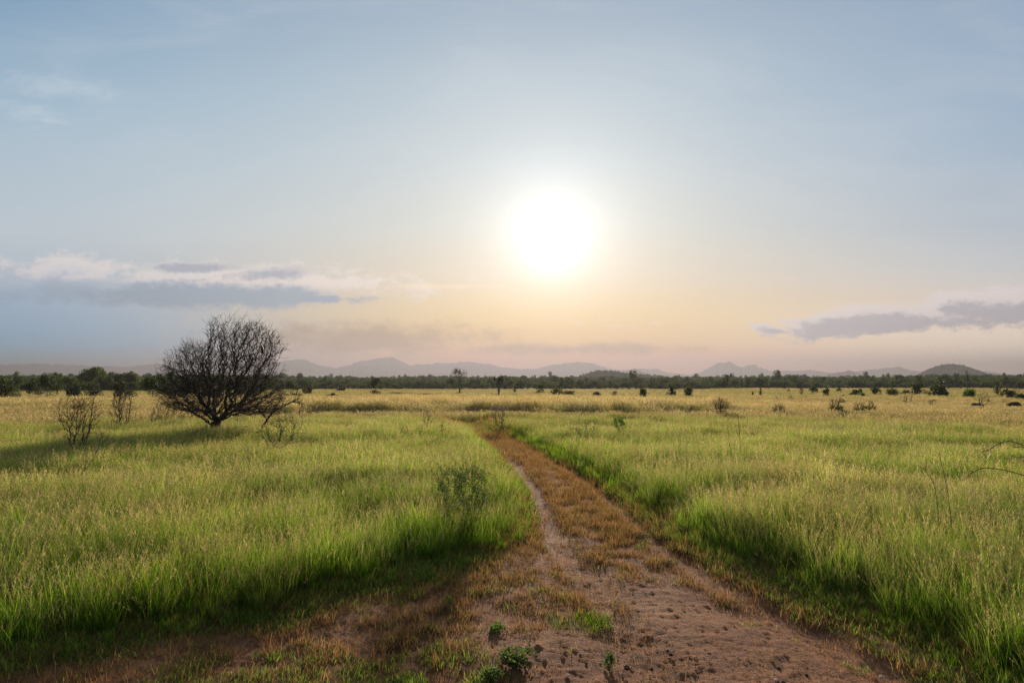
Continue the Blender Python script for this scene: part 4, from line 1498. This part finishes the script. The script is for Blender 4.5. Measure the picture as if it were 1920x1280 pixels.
def mountains():
    far = [(-420, 700), (-200, 688), (0, 683), (60, 681), (150, 684), (235, 686), (262, 684), (285, 682), (310, 687), (340, 692), (380, 700), (470, 714), (500, 722)]
    ridge('left_mountain_range', far, 7600, 420, M_MOUNT, 'faint blue grey mountain range fading in haze at far left', rough=.05, seed=41)
    rng1 = [(420, 722), (470, 700), (500, 688), (530, 677), (560, 673), (572, 674), (600, 684), (632, 689), (660, 681), (688, 673), (705, 671), (735, 667.5), (750, 674), (768, 684), (798, 682), (825, 679), (880, 678),
            (915, 681), (945, 688), (975, 691), (1005, 690), (1030, 684), (1055, 681), (1080, 677.5), (1108, 679), (1140, 690), (1165, 693), (1200, 690), (1232, 691), (1252, 698), (1290, 702), (1315, 696), (1332, 687), (1347, 678), (1358, 678),
            (1368, 675.5), (1380, 684), (1391, 689), (1405, 683), (1416, 682), (1424, 689), (1445, 694), (1480, 695), (1520, 692), (1545, 697), (1575, 699), (1600, 696), (1625, 693), (1655, 690), (1688, 687), (1708, 694),
            (1750, 697), (1790, 696), (1830, 694), (1862, 697), (1884, 702), (1940, 706), (2100, 700), (2260, 712), (2400, 722)]
    ridge('mountain_range', rng1, 7400, 420, M_MOUNT, 'pale hazy mountain range with twin peaks along the horizon', rough=.05, n=900, seed=43)
    r2 = [(1150, 722), (1165, 700), (1178, 694), (1191, 690.5), (1204, 696), (1222, 703), (1250, 714), (1270, 722)]
    ridge('conical_hill', r2, 4300, 160, M_MOUNT, 'small blue grey cone hill in front of the mountains, centre right', rough=.04, n=160, seed=45)
    r3 = [(1520, 722), (1545, 704), (1570, 697), (1592, 694), (1606, 699), (1630, 708), (1660, 722)]
    ridge('low_grey_hill', r3, 4700, 160, M_MOUNT, 'low blue grey hill before the mountains right of the twin peaks', rough=.04, n=160, seed=46)
    for nm, prof, dist, dep, lb, nt, sd_ in (
            ('wooded_hill', [(1640, 722), (1690, 712), (1718, 703), (1742, 690), (1765, 683), (1785, 681), (1805, 683.5), (1825, 690), (1850, 700), (1880, 704), (1925, 707), (1990, 712), (2100, 722)],
             2500, 170, 'dark blue wooded dome hill rising on the right', 1500, 47),
            ('low_wooded_ridge', [(1030, 722), (1085, 706), (1108, 697), (1130, 694), (1150, 695), (1175, 699), (1210, 702), (1250, 706), (1300, 722)],
             1500, 90, 'low dark wooded ridge just above the tree line near the centre', 700, 48)):
        o, xs, h = ridge(nm, prof, dist, dep, M_HILL, lb, rough=.04, n=220, seed=sd_)
        rg = np.random.default_rng(sd_)
        x = rg.uniform(xs[4], xs[-5], nt); t = rg.uniform(-.95, .25, nt)
        hh = np.interp(x, xs, h) * (1 - np.abs(t) ** 1.25)
        rid = 0
        X = (x - 960) / 1280 * dist * (1 + t * dep / dist); Y = dist + t * dep
        # sit the trees on the real surface
        from mathutils.bvhtree import BVHTree
        me = o.data
        bv = BVHTree.FromPolygons([v.co for v in me.vertices], [tuple(p_.vertices) for p_ in me.polygons])
        Z = []
        for a, b in zip(X, Y):
            hit = bv.ray_cast(Vector((a, b, 500)), Vector((0, 0, -1)))
            Z.append(hit[0].z if hit[0] else -50)
        s = rg.uniform(.35, .8, nt)
        scatter('hill_woodland', bpy.data.collections['woodland_protos'], np.column_stack([X, Y, np.array(Z) - .5]), rg.uniform(0, 6.28, nt),
                (np.zeros(nt), np.zeros(nt)), np.column_stack([s * 1.3, s * 1.3, s * .8]), rg.integers(0, 6, nt), np.zeros(nt), np.ones(nt),
                'scrub trees covering the ' + ('dome hill on the right' if nt == 1500 else 'low ridge near the centre'), 'woodland')


mountains()


# ------------------------------------------------------------------ poles, sign, zebras
def box(x0, x1, y0, y1, z0, z1):
    v = [(x0, y0, z0), (x1, y0, z0), (x1, y1, z0), (x0, y1, z0), (x0, y0, z1), (x1, y0, z1), (x1, y1, z1), (x0, y1, z1)]
    return v, [(3, 2, 1, 0), (4, 5, 6, 7), (0, 1, 5, 4), (1, 2, 6, 5), (2, 3, 7, 6), (3, 0, 4, 7)]


def pole(px, ytop, dist, label, arm=True):
    x = (px - 960) / 1280 * dist
    z = float(H(x, dist))
    top = (HOR - ytop) / 1280 * dist + CAM_H - z
    root = empty('utility_pole', (x, dist, z)); tag(root, label, 'utility pole', 'power poles along the wood')
    hs = np.linspace(-.5, top, 12)
    link('pole', poly_mesh('pole', *sweep([(0, 0, q) for q in hs], [.20 - .07 * i / 11 for i in range(12)], 10), [M_WOODPOLE]), root)
    if arm:
        ar = link('crossarm', poly_mesh('crossarm', *box(-.9, .9, -.08, .08, top - .55, top - .38), [M_WOODPOLE], False), root)
        ins = plain('insulator_glass', (.12, .10, .08), .3, .5)
        for dx in (-.8, -.35, .35, .8):
            link('insulator', poly_mesh('insulator', *sweep([(dx, 0, top - .38), (dx, 0, top - .32), (dx, 0, top - .24), (dx, 0, top - .16)], [.03, .08, .05, .02], 8), [ins]), ar)


pole(1628, 705, 305, 'wooden power pole rising just above the tree line left of the dome hill')
pole(1812, 695, 290, 'tallest wooden power pole in front of the dome hill')
pole(1853, 711, 330, 'faint power pole low against the trees near the right edge', False)

q = W(1553.5, 724, 312)
gz = float(H(q.x, q.y))
rt = empty('white_sign', (q.x, q.y, gz)); tag(rt, 'tiny pair of white boards at the foot of the distant tree line', 'sign')
mwhite = plain('white_paint', (.8, .8, .78), .5, var=.03)
hz = q.z - gz
for dx in (-.42, .38):
    link('board', poly_mesh('board', *box(dx - .33, dx + .33, -.03, .03, hz - .18, hz + .28), [mwhite], False), rt)
for dx in (-.42, .38):
    link('post', poly_mesh('post', *box(dx - .04, dx + .04, .032, .11, -.3, hz + .2), [M_WOODPOLE], False), rt)


def zebra_mat():
    m, k = new_mat('zebra_coat')
    co = k.n('ShaderNodeTexCoord').outputs['Object']
    wv = k.n('ShaderNodeTexWave', wave_type='BANDS', bands_direction='X')
    k.put(wv.inputs['Vector'], co)
    wv.inputs['Scale'].default_value = 4.2; wv.inputs['Distortion'].default_value = 3.0; wv.inputs['Detail'].default_value = 1.0
    c = k.mix(k.ss(wv.outputs['Fac'], .55, .75), (.014, .012, .010), (.10, .085, .07))
    pb = k.n('ShaderNodeBsdfPrincipled'); k.put(pb.inputs['Base Color'], c); pb.inputs['Roughness'].default_value = .9; pb.inputs['Specular IOR Level'].default_value = 0
    o = k.n('ShaderNodeOutputMaterial'); k.t.links.new(pb.outputs[0], o.inputs[0])
    return m


MZ = zebra_mat()
M_MANE = plain('zebra_mane', (.02, .017, .015), .8)


def zebra(px, py, length_px, flip, label, headup):
    q = P(px, py); k = q.y / 1280
    L_ = length_px * k
    s = L_ / 2.25
    q = q - Vector((0, 0, .12 * s))
    root = empty('zebra', q, 0 if not flip else math.pi); root.scale = (s, s, s)
    tag(root, label, 'zebra')
    J = {}; E = []; Rr_ = {}

    def jn(nm, x, y, z, r, pr=None):
        J[nm] = (len(J), (x, y, z), r)
        if pr: E.append((J[pr][0], J[nm][0]))
    jn('pelvis', .62, 0, .98, .26); jn('loin', .30, 0, .98, .27, 'pelvis'); jn('belly', 0, 0, .95, .29, 'loin'); jn('chest', -.38, 0, .96, .27, 'belly')
    jn('should', -.62, 0, 1.02, .20, 'chest')
    if headup:
        jn('neck1', -.82, 0, 1.18, .15, 'should'); jn('neck2', -.98, 0, 1.30, .12, 'neck1'); jn('poll', -1.10, 0, 1.38, .11, 'neck2')
        jn('face', -1.26, 0, 1.26, .085, 'poll'); jn('muzz', -1.42, 0, 1.12, .06, 'face')
    else:
        jn('neck1', -.84, 0, .92, .15, 'should'); jn('neck2', -1.02, 0, .70, .12, 'neck1'); jn('poll', -1.14, 0, .54, .11, 'neck2')
        jn('face', -1.22, 0, .36, .085, 'poll'); jn('muzz', -1.26, 0, .18, .06, 'face')
    for sy, nm in ((-1, 'a'), (1, 'b')):
        o = .05 if sy > 0 else -.06
        jn('hip' + nm, .66, sy * .15, .82, .17, 'pelvis'); jn('stif' + nm, .56 + o, sy * .16, .62, .10, 'hip' + nm)
        jn('hock' + nm, .76 + o, sy * .15, .42, .055, 'stif' + nm); jn('fet' + nm, .72 + o, sy * .15, .10, .038, 'hock' + nm); jn('hoof' + nm, .69 + o, sy * .15, .0, .05, 'fet' + nm)
        jn('elb' + nm, -.52, sy * .14, .72, .11, 'chest'); jn('kne' + nm, -.52 + o, sy * .14, .42, .055, 'elb' + nm)
        jn('ffet' + nm, -.50 + o, sy * .14, .10, .036, 'kne' + nm); jn('fhoof' + nm, -.52 + o, sy * .14, .0, .05, 'ffet' + nm)
    me = bpy.data.meshes.new('body')
    me.from_pydata([v[1] for v in J.values()], E, [])
    me.materials.append(MZ)
    b = link('body', me, root)
    b.modifiers.new('skin', 'SKIN').use_smooth_shade = True
    for i, v in enumerate(J.values()):
        me.skin_vertices[0].data[i].radius = (v[2], v[2])
        me.skin_vertices[0].data[i].use_root = i == 0
    sb = b.modifiers.new('sub', 'SUBSURF'); sb.levels = 2; sb.render_levels = 2
    hd = J['poll'][1]; nk = J['neck1'][1]
    for sy in (-1, 1):
        link('ear', poly_mesh('ear', *sweep([(hd[0], sy * .06, hd[2] + .04), (hd[0] + .02, sy * .09, hd[2] + .13), (hd[0] + .03, sy * .10, hd[2] + .20)], [.02, .035, .004], 8, sq=[1, .5, .5]), [MZ]), root)
    link('mane', poly_mesh('mane', *sweep([(hd[0] + .02, 0, hd[2] + .12), ((hd[0] + nk[0]) / 2 + .05, 0, (hd[2] + nk[2]) / 2 + .17), (nk[0] + .08, 0, nk[2] + .17), (-.60, 0, 1.22)], [.035, .05, .05, .02], 8, sq=[.5, .5, .5, .5]), [M_MANE]), root)
    link('tail', poly_mesh('tail', *sweep([(.86, 0, 1.06), (.98, 0, .98), (1.02, 0, .78), (1.02, 0, .58), (1.0, 0, .46)], [.035, .028, .022, .045, .01], 8), [MZ]), root)


zebra(1833, 768, 26, False, 'dark zebra grazing behind the spreading bare tree, left one of the two', False)
zebra(1901, 768, 30, True, 'striped zebra side on near the right edge, right one of the two', False)

# ------------------------------------------------------------------ foreground stalks, weeds and stones
M_SEED = plain('golden_seed', (.62, .42, .12), .6)


def smooth_line(ln):
    a = np.array(ln, float)
    if len(a) < 3:
        return a
    for _ in range(2):
        b = [a[0]]
        for i in range(len(a) - 1):
            b += [a[i] * .75 + a[i + 1] * .25, a[i] * .25 + a[i + 1] * .75]
        a = np.array(b + [a[-1]])
    return a


def reed_stalk(lines, label, seeds, seed):
    rg = np.random.default_rng(seed)
    lines = [[(*p_[:3], p_[3] * .62) for p_ in smooth_line(ln)] for ln in lines]
    root = polyline_plant('grass_stalk', lines, label, 'grass stalk', bark('stalk_%d' % seed, (.09, .07, .04), (.20, .15, .07), 20), .0016, seed, twigs=26, wob=.0015, tw=(.02, .05))
    o = np.array(root.location)
    for ln, k in seeds:
        a = np.array(ln[0]) - o; b = np.array(ln[1]) - o
        P_, par = [a], [-1]
        for i in range(k):
            t0 = rg.uniform(0, .35); st = a * (1 - t0) + b * t0
            en = b + rg.normal(0, .035, 3) * np.array([1, 1, .8])
            P_.append(st); par.append(-1); P_.append((st + en) / 2 + rg.normal(0, .008, 3)); par.append(len(P_) - 2); P_.append(en); par.append(len(P_) - 2)
        N_ = np.array(P_)
        link('seed_head', mesh_np('seed_head', *tubes(N_, np.array(par), np.full(len(N_), .0022), np.ones(len(N_), bool), 4), [M_SEED]), root)


D = 5.6
reed_stalk([[(5.0, 5.7, 0, .008), (4.95, 5.65, .9, .007), w4(1990, 850, D, .006), w4(1940, 845, D, .006), w4(1915, 833, D, .006), w4(1893, 826, D, .0055), w4(1874, 829, D, .005), w4(1858, 841, D, .005)],
            [w4(1960, 846, D, .005), w4(1920, 838, D, .006), w4(1900, 838, D, .004)]],
           'upper dark stalk with a golden seed tip arching in at the right edge', [((W(1858, 841, D)), (W(1842, 852, D)))] and [((tuple(W(1858, 841, D)), tuple(W(1841, 852, D))), 9)], 91)
reed_stalk([[(5.0, 5.5, 0, .008), (4.9, 5.5, .8, .007), w4(1980, 915, D, .006), w4(1920, 890, D, .006), w4(1880, 880, D, .0055), w4(1845, 876, D, .005), w4(1830, 882, D, .0045), w4(1820, 888, D, .004)]],
           'lower dark stalk with a golden seed tip arching in at the right edge', [((tuple(W(1820, 886, D)), tuple(W(1809, 898, D))), 5)], 92)
reed_stalk([[(4.8, 6.0, 0, .007), w4(1960, 858, 6.0, .005), w4(1920, 858, 6.0, .005), w4(1904, 856, 6.0, .003)]],
           'short dry stalk tip at the right edge between the two arching stalks', [((tuple(W(1904, 856, 6.0)), tuple(W(1896, 862, 6.0))), 3)], 93)
dq = 8.2
reed_stalk([[w4(1785, 990, dq, .006), w4(1776, 915, dq, .005), w4(1768, 880, dq, .004), w4(1761, 852, dq, .003)]], 'thin leaning brown stalk in the grass of the right foreground', [((tuple(W(1762, 856, dq)), tuple(W(1757, 845, dq))), 3)], 94)
reed_stalk([[w4(1762, 1000, dq, .006), w4(1755, 915, dq, .005), w4(1742, 890, dq, .004), w4(1731, 877, dq, .003)]], 'bent brown stalk left of the thin leaning stalk in the right foreground', [((tuple(W(1731, 877, dq)), tuple(W(1726, 873, dq))), 3)], 95)
d2 = P(1392, 884).y
reed_stalk([[w4(1392, 884, d2, .010), w4(1388, 840, d2, .009), w4(1386, 800, d2, .007), w4(1384, 775, d2, .006)],
            [w4(1372, 862, d2, .006), w4(1366, 820, d2, .005), w4(1364, 796, d2, .004)]],
           'tall thin dry plant with a pale seed head rising from the right field', [((tuple(W(1362, 792, d2)), tuple(W(1374, 773, d2))), 10)], 96)


def weed(px, py, w, h, seed, label, n=60, leaf=.025, mat=None, cat='weed'):
    """a low clump: leafy runners fanning from one root"""
    q = P(px, py); k = q.y / 1280; rg = np.random.default_rng(seed)
    q = q + Vector((0, 0, -.05))
    root = empty('green_weed', q); tag(root, label, cat)
    att = cone_att(n, w * k, max(h * k * .6, .05), rg, z0=.15, p=.5)
    N_, par = colonize(att, ([[0, 0, 0.]], [-1]), .025, infl=1, kill=.03, rg=rg, iters=40)
    link('stem', mesh_np('stem', *tubes(N_, par, radii(par, len(N_), .0014), np.ones(len(N_), bool), 4), [M_BUSH]), root)
    c = N_[rg.integers(0, len(N_), n * 3)]
    link('leaves', mesh_np('leaves', *leaves(c, leaf * .9, rg, asp=.40, scat=leaf * .9), [mat or M_WEED]), root)


def turf_clump(px, py, w, h, seed, label, n=220, dry=0.0):
    q = P(px, py); k = q.y / 1280; rg = np.random.default_rng(seed)
    q = q + Vector((0, 0, -.05))
    parts = []
    tot = 0
    Vv, Ff, Cc = [], [], []
    for i in range(n // 8):
        V_, F_, c1, c2 = blades(8, .03, .02, h * k * .7, .0045, .8, 1.1, 3, rg, 'g')
        a = rg.uniform(0, 6.28); r_ = math.sqrt(rg.uniform(0, 1))
        off = np.array([r_ * math.cos(a) * w * k / 2, r_ * math.sin(a) * min(w * k / 2, .28), 0])
        Vv.append(V_ + off); Ff.append(F_ + tot); tot += len(V_); Cc.append(c1 * (1 - dry) + c2 * dry)
    C_ = np.vstack(Cc) * 1.0
    me = mesh_np('grass_clump', np.vstack(Vv), np.vstack(Ff), [M_CLUMP], {'col': C_})
    o = link('grass_clump', me, None, q)
    tag(o, label, 'grass clump')


def clump_mat():
    m, k = new_mat('clump_blades')
    c = k.n('ShaderNodeAttribute', attribute_name='col').outputs['Color']
    pb = k.n('ShaderNodeBsdfPrincipled'); k.put(pb.inputs['Base Color'], c); pb.inputs['Roughness'].default_value = .6; pb.inputs['Specular IOR Level'].default_value = .08
    tr = k.n('ShaderNodeBsdfTranslucent'); k.put(tr.inputs[0], k.mix(1.0, c, (1.5, 1.5, 1.0), 'MULTIPLY'))
    mx = k.n('ShaderNodeMixShader'); mx.inputs[0].default_value = .5
    k.t.links.new(pb.outputs[0], mx.inputs[1]); k.t.links.new(tr.outputs[0], mx.inputs[2])
    o = k.n('ShaderNodeOutputMaterial'); k.t.links.new(mx.outputs[0], o.inputs[0])
    return m


M_CLUMP = clump_mat()
turf_clump(1085, 1162, 116, 34, 301, 'long patch of fresh green grass on the bare soil at the middle of the track', 1500)
turf_clump(1120, 1150, 60, 32, 302, 'upper right tip of the green patch on the bare soil', 380)
turf_clump(1212, 1288, 66, 34, 303, 'bright green grass clump at the bottom edge of the picture', 360)
turf_clump(1290, 1152, 48, 20, 304, 'small green and brown tuft on the soil right of the long green patch', 260, .2)
turf_clump(1357, 1128, 26, 16, 305, 'little brownish tuft above the small green tuft', 160, .5)
turf_clump(1404, 1164, 50, 18, 306, 'flat dark green tuft on the soil toward the right verge', 220, .3)
turf_clump(1485, 1190, 36, 14, 307, 'thin yellowish tuft near the right verge', 140, .5)
turf_clump(1600, 1238, 48, 16, 308, 'yellow green sprig alone on the soil at lower right', 160, .5)
turf_clump(1048, 1072, 34, 18, 309, 'dark tuft casting a shadow at the left rut', 200, .3)
turf_clump(1050, 1282, 44, 22, 310, 'small grey green tuft at the bottom edge left of the bright clump', 220, .15)
weed(1143, 1238, 34, 34, 311, 'small round dark green weed alone on the bare soil in the foreground', 70, .016)
weed(966, 1236, 86, 48, 312, 'broad leaved green weed patch at the bottom centre', 150, .024)
weed(930, 1178, 40, 26, 313, 'light green weed sprig above the broad leaved patch', 50, .022, M_BRIGHT)
weed(843, 1128, 16, 26, 314, 'single round leaved seedling on the brown turf left of the track', 14, .024, M_BRIGHT)
weed(920, 1270, 50, 40, 315, 'tall leafy weed in the green turf at bottom centre', 80, .022)
weed(1440, 1010, 18, 10, 316, 'tiny weed at the right verge', 16, .02) if False else None


def stone(px, py, size_px, seed, label, mat):
    q = P(px, py); k = q.y / 1280; rg = np.random.default_rng(seed)
    s = size_px * k / 2
    import bmesh
    bm = bmesh.new(); bmesh.ops.create_icosphere(bm, subdivisions=2, radius=1.0)
    sc = (1, rg.uniform(.7, 1), rg.uniform(.5, .75))
    for v in bm.verts:
        n_ = fbm(np.array([v.co.x * 1.3 + seed]), np.array([v.co.y * 1.3 + v.co.z * 1.7]), 2, seed)[0]
        v.co = v.co * (.72 + .56 * n_)
        v.co.x *= sc[0] * s; v.co.y *= sc[1] * s; v.co.z *= sc[2] * s
    me = bpy.data.meshes.new('stone'); bm.to_mesh(me); bm.free(); me.materials.append(mat)
    o = link('stone', me, None, q + Vector((0, 0, -.045 + s * .25)))
    o.rotation_euler = (0, 0, rg.uniform(0, 6))
    tag(o, label, 'stone')


M_ST_L = plain('pale_stone', (.60, .48, .38), .8, 0.0, var=.2, scale=20)
M_ST_D = plain('dark_stone', (.09, .055, .04), .9, 0.0, var=.3, scale=20)
M_ST_R = plain('red_clod', (.24, .11, .06), .9, 0.0, var=.3, scale=20)
for i, (px, py, sz, mt, lb) in enumerate([
        (1214, 1110, 9, M_ST_L, 'pale stone on the track above the small green tuft'),
        (1069, 1201, 7, M_ST_L, 'pale pebble right below the long green patch'),
        (1080, 1208, 6, M_ST_D, 'dark pebble beside the pale pebble below the long green patch'),
        (1379, 1178, 8, M_ST_L, 'pale stone beneath the flat dark green tuft'),
        (1175, 1242, 12, M_ST_D, 'grey stone right of the small round weed'),
        (1455, 1264, 10, M_ST_L, 'pale flat stone near the bottom edge at lower right'),
        (1468, 1268, 8, M_ST_D, 'dark stone next to the pale flat stone near the bottom edge'),
        (1330, 1218, 12, M_ST_D, 'black clod in the middle of the bare soil'),
        (1322, 1210, 9, M_ST_R, 'reddish clod above the black clod'),
        (1653, 1258, 9, M_ST_L, 'pale stone on the soil at the lower right corner of the track'),
        (1396, 1189, 6, M_ST_L, 'small round pebble below the flat dark green tuft'),
        (1387, 1197, 5, M_ST_L, 'tiny white pebble lowest of the three below the dark tuft'),
        (1170, 1272, 9, M_ST_D, 'dark stone at the bottom edge beside the bright green clump'),
        (1221, 1244, 9, M_ST_D, 'dark clod above the bright green clump'),
        (1099, 1233, 7, M_ST_D, 'dark pebble left of the small round weed'),
        (1125, 1228, 6, M_ST_L, 'white pebble touching the left of the small round weed'),
        (1258, 1217, 8, M_ST_D, 'dark clod right of the two grey stones'),
        (1252, 1210, 6, M_ST_D, 'small dark clod above the dark clod right of the round weed'),
        (1460, 1242, 7, M_ST_D, 'dark pebble in the lower right of the bare soil'),
        (1512, 1254, 7, M_ST_D, 'dark pebble farther right in the bare soil'),
        (1065, 1255, 7, M_ST_L, 'pale pebble at the bottom centre by the grey green tuft'),
        (1230, 1128, 10, M_ST_D, 'dark clod on the track left of the small green tuft'),
        (1493, 1208, 8, M_ST_D, 'dark pebble below the thin yellowish tuft'),
        (1354, 1100, 6, M_ST_L, 'pale pebble high on the right rut')]):
    stone(px, py, sz, 700 + i, lb, mt)

# fine gravel nobody could count
def gravel():
    import bmesh
    c = bpy.data.collections.new('gravel_protos')
    rg = np.random.default_rng(77)
    for i, mt in enumerate((M_ST_R, M_ST_D, M_ST_L, M_ST_R)):
        bm = bmesh.new(); bmesh.ops.create_icosphere(bm, subdivisions=1, radius=1.0)
        for v in bm.verts:
            v.co *= rg.uniform(.7, 1.2); v.co.z *= .6
        me = bpy.data.meshes.new('pebble_%d' % i); bm.to_mesh(me); bm.free(); me.materials.append(mt)
        c.objects.link(bpy.data.objects.new('pebble_%d' % i, me))
    x, y = wedge(26000, 3.2, 16, power=1.3)
    keep = (sdist(x, y, poly) < 0) & (rng.uniform(0, 1, len(x)) < .25 + .75 * bare_amount(x, y))
    x, y = x[keep], y[keep]
    n = len(x)
    s = np.minimum(.0022 * np.exp(rng.normal(0, .6, n)) + .001, .012)
    idx = rng.choice([0, 1, 2, 3], n, p=[.42, .33, .07, .18])
    scatter('gravel', c, np.column_stack([x, y, H(x, y) - .035]), rng.uniform(0, 6.28, n), (rng.normal(0, .2, n), rng.normal(0, .2, n)),
            np.column_stack([s, s, s]), idx, np.zeros(n), np.ones(n), 'fine grit and crumbs of soil scattered on the bare track', 'gravel')


gravel()

# ------------------------------------------------------------------ the hazy air
def haze():
    v, f = box(-11500, 11500, -10800, 10800, -14, HAZE_TOP)
    m = bpy.data.materials.new('haze_air'); m.use_nodes = True
    k = NT(m.node_tree)
    pv = k.n('ShaderNodeVolumePrincipled')
    pv.inputs['Color'].default_value = (.185, .182, .197, 1)
    pv.inputs['Density'].default_value = HAZE
    pv.inputs['Anisotropy'].default_value = .45
    o = k.n('ShaderNodeOutputMaterial'); k.t.links.new(pv.outputs[0], o.inputs['Volume'])
    ob = link('haze', poly_mesh('haze', v, f, [m], False))
    tag(ob, 'thin dusty evening haze filling the air over the plain', 'haze', kind='stuff')


haze()
